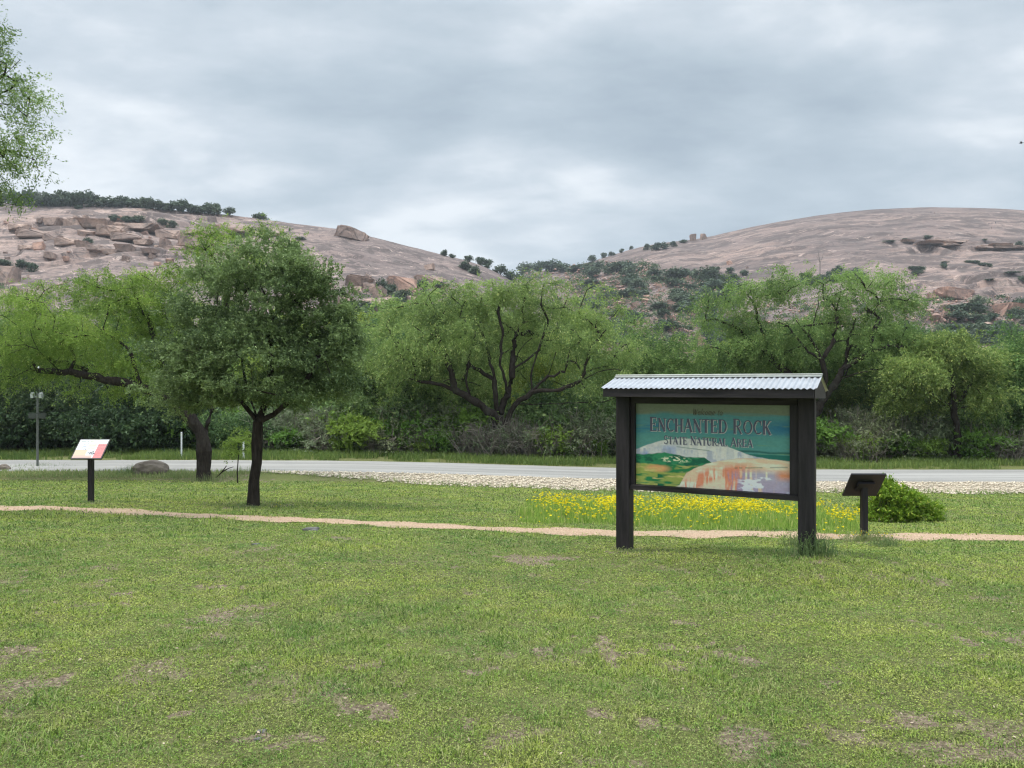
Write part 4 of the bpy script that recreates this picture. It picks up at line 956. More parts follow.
# junipers and shrubs on the hills (a few pixels each)
def juniper_mesh(seed, n=900):
    r2 = np.random.default_rng(seed); C = []
    lb = [(r2.uniform(-.3, .3), r2.uniform(-.3, .3), r2.uniform(.16, .72), r2.uniform(.2, .34)) for _ in range(7)]
    i = r2.integers(0, 7, n); L = np.array(lb)[i]; v = r2.normal(size=(n, 3)); v /= np.linalg.norm(v, axis=1)[:, None]; r = r2.uniform(.3, 1.05, n)[:, None]
    c = L[:, :3]+v*r*L[:, 3:4]*np.array([1.1, 1.1, .95]); c[:, 2] = np.clip(c[:, 2], .02, 9)
    V, Q = quads(c, .075*r2.uniform(.5, 1.3, n), .55, r2)
    TV, TF = tubes([(0, 0, -.15), (0, 0, .5)]+[(l[0], l[1], l[2]) for l in lb], [-1, 0]+[0]*7, [.05, .04]+[.02]*7, 5)
    me = mesh_np('juniper', np.concatenate([V, TV]), np.concatenate([Q, TF+len(V)]), attrs={'rnd': ('FACE', r2.random(len(Q)+len(TF))), 'tone': ('FACE', np.concatenate([np.clip(.5+v[:, 2]*.0+.3*r2.normal(size=n), 0, 1), np.zeros(len(TF))]))})
    me.materials.append(M['juniper']); return me
jm = [juniper_mesh(s) for s in range(5)]
rj = random.Random(12)
def juniper(H, px, row, w, h, label, group):
    p = on_hill(H, px, row); s = p.y/F; o = bpy.data.objects.new('juniper', jm[rj.randrange(5)]); COL.objects.link(o)
    o.location = p-Vector((0, 0, h*s*.06)); o.scale = (w*s*1.0, w*s*1.0, h*s*1.05); o.rotation_euler = (0, 0, rj.uniform(0, 6.28)); tag(o, label, 'juniper', group)
x = 38
while x < 216:
    juniper(HL, x, np.interp(x, [38, 130, 216], [206, 207, 215]), rj.uniform(13, 20), rj.uniform(8, 15)*(1.3 if x < 100 else .95), 'dark juniper in the row along the top of the left hill', 'junipers along the top of the left hill'); x += rj.uniform(4, 8)
for x, r_, w, h in [(-40, 206, 20, 16), (-20, 206, 20, 14), (0, 206, 20, 16), (18, 206, 20, 18), (30, 206, 16, 18)]: juniper(HL, x, r_, w, h, 'dark juniper in the row along the top of the left hill', 'junipers along the top of the left hill')
juniper(HL, 229, 215, 12, 9, 'lone dark juniper on the left skyline just right of the long row', None); juniper(HL, 260, 218, 16, 8, 'low juniper on the left skyline above the leaning mesquite crown', None)
for a in [(445, 256, 9, 7), (452, 258, 8, 5), (470, 262, 12, 7), (480, 264, 12, 9), (488, 268, 14, 10), (500, 270, 14, 12), (512, 272, 16, 12), (466, 270, 16, 10), (476, 275, 16, 10)]:
    juniper(HL, *a, 'small juniper where the left hill runs down into the gap', 'junipers at the right end of the left hill')
for a in [(115, 221, 12, 6), (127, 223, 18, 8), (138, 223, 14, 8), (162, 226, 12, 7), (174, 228, 12, 8), (22, 268, 14, 9), (34, 272, 12, 10), (4, 266, 14, 8), (88, 245, 9, 8), (382, 290, 12, 12), (392, 296, 14, 14), (398, 303, 14, 10),
          (365, 318, 20, 12), (378, 322, 18, 10), (424, 290, 20, 12), (438, 288, 14, 8), (350, 312, 18, 12), (410, 312, 18, 10), (78, 209, 8, 4), (340, 318, 18, 12), (395, 325, 20, 14), (300, 240, 10, 4)]:
    juniper(HL, *a, 'dark juniper growing in a crack on the face of the left hill', 'junipers on the face of the left hill')
for a in [(527, 271, 22, 12), (540, 272, 20, 12), (552, 272, 22, 13), (565, 272, 20, 10), (577, 273, 22, 9), (592, 262, 9, 8), (604, 258, 8, 6), (612, 256, 7, 5), (622, 253, 6, 5), (632, 249, 5, 4), (648, 250, 8, 7), (656, 250, 12, 9), (664, 249, 9, 7), (672, 247, 9, 6), (683, 243, 8, 4)]:
    juniper(HR, *a, 'small juniper along the skyline left of the right dome', 'junipers along the right skyline')
k = 0
while k < 92:
    x = rj.uniform(580, 735); y = rj.uniform(264, 352)
    if y < 250+(735-x)*.03+14 or (abs(x-(640+(y-290)*.9)) < 24 and y > 292 and rj.random() < .8): continue
    if x > 660 and y < 276: continue
    juniper(HR, x, y, rj.uniform(14, 30), rj.uniform(7, 15), 'dark juniper on the slope in the gap between the hills', 'junipers on the slope between the hills'); k += 1
for k in range(16): juniper(HR, rj.uniform(690, 745), rj.uniform(272, 292), rj.uniform(9, 16), rj.uniform(6, 9), 'dark juniper at the left foot of the right dome', 'junipers at the foot of the right dome')
for k in range(14): juniper(HR, rj.uniform(796, 862), rj.uniform(272, 286), rj.uniform(9, 16), rj.uniform(6, 10), 'dark juniper in the clump low on the right dome behind the sign mesquite', 'junipers in the clump on the right dome')
for a in [(912, 270, 8, 5), (919, 272, 14, 6), (915, 275, 14, 5), (944, 268, 7, 6), (945, 263, 8, 2), (968, 263, 9, 3), (976, 264, 11, 4), (984, 266, 10, 4), (989, 267, 6, 4), (928, 239, 9, 4), (905, 240, 5, 2), (984, 242, 6, 2), (1018, 247, 9, 6), (1023, 282, 9, 7), (1010, 275, 18, 3), (988, 281, 12, 2), (889, 243, 12, 2)]:
    juniper(HR, *a, 'tiny juniper dotting the bare face of the right dome', 'tiny junipers on the right dome')
k = 0
while k < 36:
    x = rj.uniform(950, 1030); y = rj.uniform(306, 345)
    juniper(HR, x, y, rj.uniform(12, 26), rj.uniform(7, 13), 'dark juniper in the rubble at the foot of the right dome', 'junipers at the foot of the right dome'); k += 1
for k in range(14): juniper(HR, rj.uniform(700, 1030), rj.uniform(335, 350), rj.uniform(22, 40), rj.uniform(12, 20), 'dark juniper on the low ground at the foot of the hills', 'junipers at the foot of the hills')
for k in range(10): juniper(HL, rj.uniform(330, 440), rj.uniform(320, 350), rj.uniform(18, 34), rj.uniform(10, 18), 'dark juniper on the lower slope of the left hill', 'junipers on the lower slope of the left hill')
for k in range(12): juniper(HL, rj.uniform(345, 480), rj.uniform(300, 340), rj.uniform(12, 24), rj.uniform(8, 14), 'dark juniper on the lower slope of the left hill', 'junipers on the lower slope of the left hill')
# dead snags
def snag(H, px, row, hpx, label, seed):
    p = on_hill(H, px, row); s = p.y/F; h = hpx*s; r2 = np.random.default_rng(seed)
    nodes = [(0, 0, -.5), (0, 0, h*.45), (.0, 0, h*.55), (-.04*h, 0, h*.8), (-.06*h, 0, h), (.07*h, 0, h*.7), (.09*h, 0, h*.82), (-.09*h, 0, h*.72), (.02*h, 0, h*.9)]
    par = [-1, 0, 1, 2, 3, 2, 5, 2, 3]; rad = [.25, .2, .2, .12, .05, .13, .06, .07, .05]
    V, Fq = tubes(nodes, par, rad, 6); tag(link('dead_tree', mesh_np('dead_tree', V, Fq), M['bark_grey'], loc=p), label, 'dead tree')
snag(HR, 820, 284, 38, 'bare dead tree standing in the clump low on the right dome', 1)
snag(HR, 781, 282, 22, 'short bare dead tree left of the taller one below the right dome', 2)

# hikers (two pixels tall)
def person_mesh():
    V = [(0, 0, .95), (0, 0, 1.2), (0, 0, 1.42), (0, 0, 1.52), (0, 0, 1.66), (.1, 0, .90), (.13, .05, .5), (.15, 0, .06), (.15, -.12, .03), (-.1, 0, .90), (-.13, -.08, .5), (-.15, .02, .06), (-.15, -.10, .03),
         (.2, 0, 1.40), (.27, 0, 1.12), (.25, -.12, .88), (-.2, 0, 1.40), (-.27, 0, 1.12), (-.25, -.12, .88)]
    E = [(0, 1), (1, 2), (2, 3), (3, 4), (0, 5), (5, 6), (6, 7), (7, 8), (0, 9), (9, 10), (10, 11), (11, 12), (2, 13), (13, 14), (14, 15), (2, 16), (16, 17), (17, 18)]
    Rr = [.14, .15, .13, .06, .11, .10, .07, .05, .04, .10, .07, .05, .04, .065, .05, .035, .065, .05, .035]
    me = bpy.data.meshes.new('person'); me.from_pydata([Vector(v) for v in V], E, [])
    o = bpy.data.objects.new('person', me); COL.objects.link(o); md = o.modifiers.new('s', 'SKIN')
    for i, r in enumerate(Rr): me.skin_vertices[0].data[i].radius = (r, r*.85)
    me.skin_vertices[0].data[0].use_root = True
    o.modifiers.new('u', 'SUBSURF').levels = 1
    dg = bpy.context.evaluated_depsgraph_get(); m2 = bpy.data.meshes.new_from_object(o.evaluated_get(dg)); bpy.data.objects.remove(o); return m2
PM = person_mesh()
clothes = [plain_mat('dark_clothing', (.04, .045, .07)), plain_mat('brown_clothing', (.16, .09, .06))]
for i, (px, r_, lab) in enumerate([(931, 213.5, 'hiker in dark clothes near the top of the dome, left of a pair'), (934.5, 214, 'hiker in dark clothes near the top of the dome, right of a pair'), (989, 225, 'hiker left in a loose group of four on the dome'),
                            (992, 224, 'hiker in the middle of a loose group of four on the dome'), (995.5, 224, 'hiker right in a loose group of four on the dome'), (991.5, 229.5, 'hiker lowest in a loose group of four on the dome')]):
    me = PM.copy(); me.materials.append(clothes[i % 2]); p = on_hill(HR, px, r_)
    o = tag(link('person', me, None, loc=p), lab, 'person', 'hikers on the right dome'); o.rotation_euler = (0, 0, i*1.3)

# ------------------------------------------------------------------ welcome sign
TH = R(28)
bx, by = 2.754, 10.4
sign = thing('welcome_sign', 'large dark wooden welcome sign with painted panel under a corrugated metal roof', 'sign', (bx, by, float(gz(bx, by))), -TH)
z0 = float(gz(bx, by)); zz = lambda z: z-z0
ct, sn = math.cos(TH), math.sin(TH)
for s_, lab in ((-1.235, 0), (1.278, 0)):
    g = float(gz(bx+ct*s_, by-sn*s_)); m_ = MB(); m_.box((s_, 0, (zz(1.50)+zz(g-.35))/2), (.205, .205, 1.50-g+.35), bev=.008)
    m_.build('post', M['wood'], sign)
MB().box((.02, .0, zz(1.41)), (2.29, .10, .18), bev=.005).build('top_beam', M['wood_h'], sign)
MB().box((.02, -.01, zz(.098)), (2.56, .13, .072), bev=.005).build('bottom_rail', M['wood_h'], sign)
for xc, w_ in ((-1.098, .063), (1.12, .105)):
    MB().box((xc, -.01, zz(.73)), (w_, .09, 1.185), bev=.004).build('side_board', M['wood'], sign)
MB().box((0, .035, zz(.727)), (2.14, .03, 1.18)).build('backboard', M['wood'], sign)
# painted landscape panel
def srgb(r, g, b): 
    c = np.array([r, g, b])/255.; return np.where(c <= .04045, c/12.92, ((c+.055)/1.055)**2.4)
def panel_colors(U, Vv):
    n = lambda a, b, s, o=3: fbm(U*a, Vv*b, 0, o, s)
    def mix(A, B, f): f = np.clip(f, 0, 1)[:, None]; return A*(1-f)+B*f
    S = lambda r, g, b: np.tile(srgb(r, g, b), (len(U), 1))
    st = n(5, 40, 1)
    c = S(124, 134, 116); c = mix(c, S(86, 146, 152), (Vv-.10+st*.04)/.05)
    c = mix(c, S(52, 124, 152), .85*np.clip((Vv-.17)/.10, 0, 1)*np.clip(.65+1.6*n(3, 9, 2), 0, 1))
    c = mix(c, S(92, 152, 140), np.clip((Vv-.30)/.08+st*.8, 0, 1)*.75)
    c = mix(c, S(34, 108, 148), .8*np.clip((U-.78)/.16, 0, 1)*np.clip(1-abs(Vv-.27)/.12, 0, 1))
    c = mix(c, S(110, 150, 110), np.clip(n(6, 45, 3)*3-.9, 0, 1)*(Vv > .22)*.7)
    c = mix(c, S(24, 86, 78), np.clip(1-abs(Vv-.545-.01*n(9, 3, 5))/.02, 0, 1)*(U > .55)*.9)
    c = mix(c, S(34, 110, 100), (Vv > .57)*1.0)
    far = np.interp(U, [0, .08, .2, .3, .45, .58, .68, .76, .82, 1], [.56, .50, .435, .41, .415, .46, .53, .575, .60, .66])+.008*n(20, 3, 6)
    q = (Vv-far)*120; sk = n(34, 5, 7)
    fc = mix(S(208, 208, 206), S(226, 222, 214), .5+sk*2); fc = mix(fc, S(132, 154, 204), np.clip((.34-U)/.14, 0, 1)*np.clip((Vv-far-.05)/.06, 0, 1)*np.clip(.8+1.5*sk, 0, 1))
    fc = mix(fc, S(160, 168, 190), np.clip(n(26, 7, 8)*3-.3, 0, 1)*.7*(Vv > .55)); fc = mix(fc, S(90, 120, 110), np.clip(1-abs(Vv-(.52+.15*(U-.3)))/.008, 0, 1)*(U > .28)*(U < .5)*.8)
    c = mix(c, fc, q)
    hd = .625+.02*n(14, 2, 9)-.05*np.clip(1-abs(U-.2)/.15, 0, 1)
    g = mix(S(16, 96, 72), S(50, 136, 92), .5+2*n(22, 22, 10)); c = mix(c, g, (Vv-hd-.25*np.clip(U-.30, 0, 1)*0)*90*(U < .52-1.0*(Vv-.60)*0-.9*np.abs(Vv-.70)+.05*n(3, 9, 11)))
    fl = mix(S(154, 164, 84), S(36, 122, 74), .5+3.2*n(9, 26, 12)); fl = mix(fl, S(216, 160, 108), np.clip(1.2-np.hypot((U-.15)/.09, (Vv-.79)/.05), 0, 1)*1.6); fl = mix(fl, S(206, 190, 120), np.clip(n(12, 34, 13)*3-.7, 0, 1))
    fl = mix(fl, S(20, 104, 66), np.clip(n(7, 18, 14)*4-.6, 0, 1)*(U > .15))
    c = mix(c, fl, (Vv-.735+.02*n(12, 3, 15))*70*(U < .5))
    bl = np.clip(n(60, 60, 16)*5-.4, 0, 1)*np.clip(1.3-np.hypot((U-.27)/.09, (Vv-.675)/.035), 0, 1)*2; c = mix(c, S(226, 226, 190), bl)
    near = np.interp(U, [0, .30, .345, .40, .48, .56, .68, .8, .92, 1], [1.2, .98, .83, .765, .70, .66, .622, .61, .615, .63])+.006*n(24, 2, 17)
    s2 = n(64, 5, 18); nc = mix(S(228, 196, 164), S(238, 222, 198), .5+2*n(8, 20, 19))
    dep = Vv-near; nc = mix(nc, S(226, 132, 100), np.clip((dep-.05)/.06, 0, 1)*np.clip(.8+3.4*s2, 0, 1)*np.clip((.80-U)/.12, 0, 1)*.9); nc = mix(nc, S(236, 210, 180), np.clip((dep-.24+.3*(U-.4))/.05, 0, 1)*(U < .6))
    nc = mix(nc, S(158, 150, 182), np.clip((dep-.12)/.07, 0, 1)*np.clip((U-.68)/.10+s2*3.0, 0, 1)*.8); nc = mix(nc, S(236, 240, 244), np.clip(n(16, 18, 20)*5-1, 0, 1)*np.clip((U-.66)/.06, 0, 1)*(Vv > .83))
    nc = mix(nc, S(222, 142, 96), np.clip((U-.9)/.05, 0, 1)*np.clip(1-abs(Vv-.8)/.08, 0, 1)); nc = mix(nc, S(90, 116, 96), np.clip(1-abs(Vv-(.735-.12*(U-.7)))/.010, 0, 1)*(U > .66)*.75*(n(20, 2, 21) > -.2))
    nc = mix(nc, S(176, 150, 130), np.clip(1-dep/.012, 0, 1)*.8)
    c = mix(c, nc, dep*120)
    return c*(1+.10*n(70, 70, 22, 2))[:, None]
nu, nv = 330, 190; PW, PH = 2.13, 1.177
u, v = np.meshgrid(np.linspace(0, 1, nu), np.linspace(0, 1, nv)); U, Vv = u.ravel(), v.ravel()
cols = np.clip(panel_colors(U, Vv), .01, .75)*1.22
i = np.arange(nu*nv).reshape(nv, nu); fq = np.stack([i[:-1, :-1], i[1:, :-1], i[1:, 1:], i[:-1, 1:]], -1).reshape(-1, 4)
panel = link('painted_panel', mesh_np('painted_panel', np.stack([(U-.5)*PW, np.full(len(U), .012), zz(1.314)-Vv*PH], 1), fq, cols=cols), M['paint'], sign)
panel['label'] = 'painted landscape of pale and orange granite domes with lettering'
# serif lettering from strokes; each glyph in a unit-high box
def arc(cx, cy, rx, ry, a0, a1, n=14): return [(cx+rx*math.cos(R(a)), cy+ry*math.sin(R(a))) for a in np.linspace(a0, a1, n)]
TK, TN = .19, .075
def G(ch):
    s = []; st = lambda x: s.append(([(x, 0), (x, 1)], TK)); sf = lambda x, y, w=.26: s.append(([(x-w/2, y), (x+w/2, y)], .055))
    def full(x): st(x); sf(x, .028); sf(x, .972)
    if ch == 'E': full(.15); s += [([(.15, .97), (.62, .97)], TN), ([(.15, .52), (.5, .52)], TN), ([(.15, .03), (.66, .03)], TN), ([(.62, .99), (.62, .78)], .05), ([(.66, .01), (.66, .24)], .05), ([(.5, .62), (.5, .42)], .045)]; w = .74
    elif ch == 'N': s += [([(.13, 0), (.13, 1)], TN), ([(.12, 1), (.72, 0)], TK), ([(.72, 0), (.72, 1)], TN)]; sf(.1, .972); sf(.13, .028); sf(.72, .972); w = .86
    elif ch == 'C': s += [(arc(.45, .5, .37, .47, 48, 180), .10), (arc(.45, .5, .37, .47, 180, 312), .10), (arc(.43, .5, .33, .36, 120, 240, 8), .09), ([(.72, .68), (.72, .98)], .05)]; w = .80
    elif ch == 'H': full(.15); full(.70); s.append(([(.15, .5), (.70, .5)], TN)); w = .88
    elif ch == 'A': s += [([(.06, 0), (.42, 1)], TN), ([(.40, 1), (.76, 0)], TK), ([(.2, .33), (.62, .33)], TN)]; sf(.06, .028, .2); sf(.76, .028, .24); w = .86
    elif ch == 'T': full(.38); s += [([(.03, .97), (.73, .97)], TN), ([(.03, .99), (.03, .76)], .05), ([(.73, .99), (.73, .76)], .05)]; w = .78
    elif ch == 'D': full(.15); s += [([(.15, .97)]+arc(.38, .5, .38, .47, 90, -90)+[(.15, .03)], .075), (arc(.38, .5, .35, .36, 55, -55, 10), .10)]; w = .86
    elif ch == 'R': full(.15); s += [([(.15, .97)]+arc(.40, .74, .23, .23, 90, -90, 10)+[(.15, .51)], .085), ([(.38, .5), (.72, .0)], .13)]; sf(.72, .028, .18); w = .82
    elif ch == 'O': s += [(arc(.46, .5, .38, .47, 0, 360, 26), .08), (arc(.46, .5, .36, .38, 130, 230, 9), .10), (arc(.46, .5, .36, .38, -50, 50, 9), .10)]; w = .92
    elif ch == 'K': full(.15); s += [([(.2, .42), (.66, .98)], TN), ([(.33, .56), (.70, .0)], TK)]; sf(.66, .972, .22); sf(.72, .028, .22); w = .86
    elif ch == 'S': s += [(arc(.33, .74, .22, .23, 30, 250, 12)+arc(.33, .26, .25, .24, 70, -150, 12), .11), ([(.52, .76), (.52, .97)], .045), ([(.09, .24), (.09, .03)], .045)]; w = .64
    elif ch == 'U': s += [([(.15, 1), (.15, .35)]+arc(.42, .33, .27, .30, 180, 270, 8), TK*.9), (arc(.42, .33, .27, .30, 270, 360, 8)+[(.69, 1)], TN)]; sf(.15, .972); sf(.69, .972, .2); w = .84
    elif ch == 'L': full(.15); s += [([(.15, .03), (.62, .03)], TN), ([(.62, .01), (.62, .26)], .05)]; w = .70
    elif ch == 'W': s += [([(.05, 1), (.28, 0)], .11), ([(.28, 0), (.48, .9)], .06), ([(.46, .9), (.68, 0)], .11), ([(.68, 0), (.92, 1)], .06)]; w = 1.0
    elif ch == 'e': s += [([(.1, .33), (.5, .36)]+arc(.31, .32, .21, .28, 10, 320, 16), .08)]; w = .56
    elif ch == 'l': s += [([(.12, .02), (.16, 1.02)], .09)]; w = .26
    elif ch == 'c': s += [(arc(.3, .3, .2, .27, 50, 315, 12), .08)]; w = .50
    elif ch == 'o': s += [(arc(.3, .3, .21, .27, 0, 360, 16), .08)]; w = .58
    elif ch == 'm': s += [([(.08, 0), (.12, .58)], .08), (arc(.25, .42, .14, .15, 150, 0, 7)+[(.38, 0)], .08), (arc(.53, .42, .14, .15, 150, 0, 7)+[(.66, 0)], .08)]; w = .76
    elif ch == 't': s += [([(.14, .12), (.18, .88)], .08), ([(.02, .58), (.32, .58)], .06), (arc(.26, .14, .12, .12, 180, 300, 6), .06)]; w = .38
    else: w = .42
    return s, w
def ribbon(m_, pts, th, x0, z, h, y, slot, slant=0.0, dx=0, dz=0):
    P2 = [np.array([p[0]+slant*p[1], p[1]]) for p in pts]
    for a, b_ in zip(P2[:-1], P2[1:]):
        d_ = b_-a; L_ = np.linalg.norm(d_)
        if L_ < 1e-6: continue
        n_ = np.array([-d_[1], d_[0]])/L_*th/2; e_ = d_/L_*th*.12
        q = [a-n_-e_, b_-n_+e_, b_+n_+e_, a+n_-e_]
        m_.poly([(x0+p[0]*h+dx, y, z+p[1]*h+dz) for p in q], slot=slot)
def text(words, uc, vbase, hgt, width, small=.80, slant=0.0, track=.06):
    """dark letters with a pale edge, centred at uc"""
    big = [(ch, hgt*(small if (j and not ws) else 1.0)) for ws, word in ((slant > 0, words),) for j, ch in enumerate(word)]
    out = []; x_ = 0; prev = ' '
    for ch in words:
        hh = hgt*(1.0 if (prev == ' ' or slant) else small); g_, w_ = G(ch); out.append((g_, x_, hh)); x_ += (w_+track)*hh; prev = ch
    sx = width/x_; m_ = MB()
    for k, (slot, dx, dz) in enumerate(((0, .010, -.008), (1, 0, 0))):
        for g_, xx, hh in out:
            for gi, (pts, th) in enumerate(g_):
                ribbon(m_, [(p[0]*sx, p[1]) for p in pts], th*(1.10 if k else 1.12)*(sx if sx < 1 else 1), (uc-.5)*PW-width/2+xx*sx, zz(1.314)-vbase*PH, hh, .009-.0022*k-gi*.00012, slot, slant, dx, dz)
    bmesh.ops.reverse_faces(m_.bm, faces=m_.bm.faces[:])
    return m_
ink = plain_mat('dark_letter_paint', (.135, .135, .20), .5, .15); edge = plain_mat('pale_letter_edge', (.58, .60, .60), .5, .1); ink2 = plain_mat('olive_letter_paint', (.10, .10, .075), .5)
def emit_text(*a, mats=(edge, ink), **kw):
    m_ = text(*a, **kw); me = bpy.data.meshes.new('lettering'); m_.bm.to_mesh(me); m_.bm.free()
    for q in mats: me.materials.append(q)
    o = bpy.data.objects.new('lettering', me); COL.objects.link(o); o.parent = panel; return o
emit_text('ENCHANTED ROCK', .495, .335, .200, 1.70, small=.93)
emit_text('STATE NATURAL AREA', .485, .488, .122, 1.24, small=.88)
emit_text('Welcome to', .485, .125, .085, .42, slant=.25, mats=(plain_mat('muted_letter_edge', (.22, .23, .18), .5, .1), ink2))
# roof: corrugated sheet each side, ridge cap, fascias, gable boards
xl, xr_, hw, zr, ze = -1.375, 1.465, .63, 1.705, 1.55
for sd, nm in ((-1, 'front'), (1, 'back')):
    n = 620; X = np.linspace(xl, xr_, n); t = np.linspace(0, 1, 6); XX, TT = np.meshgrid(X, t, indexing='ij'); 
    ZZ = zr-(zr-ze+.008)*TT*(1 if sd < 0 else 1.25) + .008*np.sin(XX*2*np.pi/.072); YY = sd*(hw+.02+(.16 if sd > 0 else 0))*TT
    i = np.arange(n*6).reshape(n, 6); f1 = np.stack([i[:-1, :-1], i[1:, :-1], i[1:, 1:], i[:-1, 1:]], -1).reshape(-1, 4)
    V1 = np.stack([XX.ravel(), YY.ravel(), zz(ZZ.ravel())], 1); V2 = V1.copy(); V2[:, 2] -= .004
    o = link('roof_sheet', mesh_np('roof_sheet', np.concatenate([V1, V2]), np.concatenate([f1, f1[:, ::-1]+len(V1)]), smooth=True), M['metal'], sign)
sl = math.atan2(zr-ze, hw)
m_ = MB()
for sd in (-1, 1):
    m_.box((0.045, sd*.046, zz(zr)+.002), (2.83, .10, .006), Matrix.Rotation(-sd*sl, 4, 'X'))
m_.cyl((xl, 0, zz(zr)+.018), (xr_+.002, 0, zz(zr)+.018), .016, seg=10); m_.build('ridge_cap', M['cap'], sign)
for yf in (-hw+.02, hw+.13): MB().box((.045, yf, zz(1.478 if yf < 0 else 1.455)), (2.76, .035, .115), bev=.004).build('fascia', M['wood_h'], sign)
for xe in (xl+.045, xr_-.045):
    MB().poly([(xe-.02, -(hw-.04), zz(1.422)), (xe-.02, hw+.11, zz(1.400)), (xe-.02, hw+.11, zz(1.495)), (xe-.02, 0, zz(1.685)), (xe-.02, -(hw-.04), zz(1.535))], ext=(.035, 0, 0)).build('gable_board', M['wood_h'], sign)
MB().box((.02, 0, zz(1.515)), (2.66, 1.1, .016)).build('roof_deck', M['wood_h'], sign)

# ------------------------------------------------------------------ information panels
def info_panel(px, Y, d_h, label, face_cam, w=.70, tilt=47, hh=.58):
    p = at(px, Y); s = p.y/F; o = thing('information_panel', label, 'information panel', p)
    zc = d_h
    MB().box((0, 0, zc/2-.15), (.105, .105, zc+.30), bev=.006).build('post', M['wood'], o)
    yaw = 0.0 if face_cam else math.pi
    Rm = Matrix.Rotation(yaw, 4, 'Z') @ Matrix.Rotation(R(tilt), 4, 'X')
    T_ = Matrix.Translation((0, 0, zc+.03)) @ Rm
    f_ = MB(); f_.box((0, 0, 0), (w, hh, .035), bev=.004); bmesh.ops.transform(f_.bm, matrix=T_, verts=f_.bm.verts); f_.build('frame', M['black_paint'], o)
    br = MB(); br.box((0, 0, -.045), (.30, .20, .05), bev=.003); bmesh.ops.transform(br.bm, matrix=T_, verts=br.bm.verts); br.build('bracket', M['black_paint'], o)
    nu, nv = 120, 90; u, v = np.meshgrid(np.linspace(0, 1, nu), np.linspace(0, 1, nv)); U, V_ = u.ravel(), v.ravel()
    S = lambda r, g, b: srgb(r, g, b)
    c = np.tile(S(232, 236, 234), (len(U), 1)); nn = fbm(U*9, V_*9, 0, 3, 5); nf = fbm(U*34, V_*34, 0, 2, 6)
    def put(mask, col): c[mask] = S(*col)
    put((U > .34) & (U < .68) & (V_ < .62), (226, 228, 200)); put((V_ > .56) & (U < .42), (214, 190, 160)); put((V_ > .86) & (U < .66), (206, 176, 162))
    put((U > .70) & (V_ > .24), (222, 128, 128)); put((U > .72) & (V_ > .26) & (V_ < .34) & (U < .94) & (nf > -.2), (180, 110, 112))
    put((np.hypot((U-.24)/.10, (V_-.36)/.16) < 1+nn) & (nf > .0) & (U < .34), (90, 110, 160)); put((np.hypot((U-.56)/.12, (V_-.74)/.10) < 1+nn) & (nf > -.1), (62, 60, 74))
    put((V_ > .08) & (V_ < .13) & (U > .06) & (U < .5) & (nf > -.1), (150, 156, 156))
    put((np.floor(V_*26) % 2 == 0) & (V_ > .2) & (V_ < .5) & (U > .40) & (U < .64) & (nf > -.25), (186, 188, 168))
    put((np.floor(V_*30) % 2 == 0) & (V_ > .42) & (V_ < .92) & (U > .74) & (U < .95) & (nf > -.25), (196, 104, 106))
    X = (U-.5)*(w-.05); Yy = (.5-V_)*(hh-.05); P3 = np.stack([X, Yy, np.full(len(U), .0205)], 1)
    Tm = np.array(T_); P3 = P3@Tm[:3, :3].T+Tm[:3, 3]
    i = np.arange(nu*nv).reshape(nv, nu); fq = np.stack([i[:-1, :-1], i[1:, :-1], i[1:, 1:], i[:-1, 1:]], -1).reshape(-1, 4)
    link('printed_face', mesh_np('printed_face', P3, fq, cols=c*.9), M['paint'], o); return o
info_panel(91, 502.5, 1.20, 'low tilted information panel facing the camera, white with a red block, left of the oak', True, .71)
info_panel(864, 539.5, .97, 'low tilted information panel seen from behind, black, right of the welcome sign', False, .63, 50, .58)

# ------------------------------------------------------------------ lamp post, markers, stones
p = at(37.5, 468); s = p.y/F; H_ = 76*s
o = thing('lamp_post', 'slim grey post with two small pale floodlights and a cross board near the road', 'lamp post', p)
MB().cyl((0, 0, -.3), (.0, 0, H_*.98), .055, .045, 10).build('post', M['galv'], o)
MB().box((0, -.02, H_*.72), (.86, .06, .035)).box((-.22, -.03, H_*.72-.14), (.38, .04, .22), bev=.01).box((.22, -.03, H_*.72-.14), (.38, .04, .22), bev=.01).build('cross_board', M['board'], o)
for sx in (-1, 1):
    hb = MB(); hb.box((sx*.20, -.04, H_*.96), (.15, .14, .22), Matrix.Rotation(.25, 4, 'X'), bev=.02).cyl((sx*.03, 0, H_*.93), (sx*.14, -.02, H_*.95), .02); h_ = hb.build('floodlight', M['lampgrey'], o)
    MB().box((sx*.20, -.128, H_*.945), (.12, .012, .17), Matrix.Rotation(.25, 4, 'X')).build('lens', M['lens'], h_)
MB().cyl((.08, 0, H_*.9), (.08, 0, H_*1.26), .014, .012, 8).build('rod', M['galv'], o)
MB().cyl((.08, 0, H_*1.26), (.08, 0, H_*1.31), .07, .09, 12).cyl((.08, 0, H_*1.31), (.08, 0, H_*1.34), .09, .03, 12).build('sensor_cap', M['white'], o)
def marker(px, dd, ytop, label, wd=.09, slot=True):
    p = gp(px, dd); h = (EYE-(ytop-CY)/F*p.y)-p.z; o = thing('marker_post', label, 'marker post', p)
    MB().box((0, 0, h/2-.1), (wd, .03, h+.2), bev=.01).build('post', M['white'], o)
    MB().box((0, -.018, h-.12), (wd*.7, .006, .16)).build('reflector', plain_mat('reflector', (.75, .76, .70), .3), o)
marker(181.5, 42.2, 432, 'thin white marker post across the road, left of the leaning mesquite trunk', .09); marker(243.5, 42.0, 440, 'short white marker post across the road beside the oak trunk', .11)
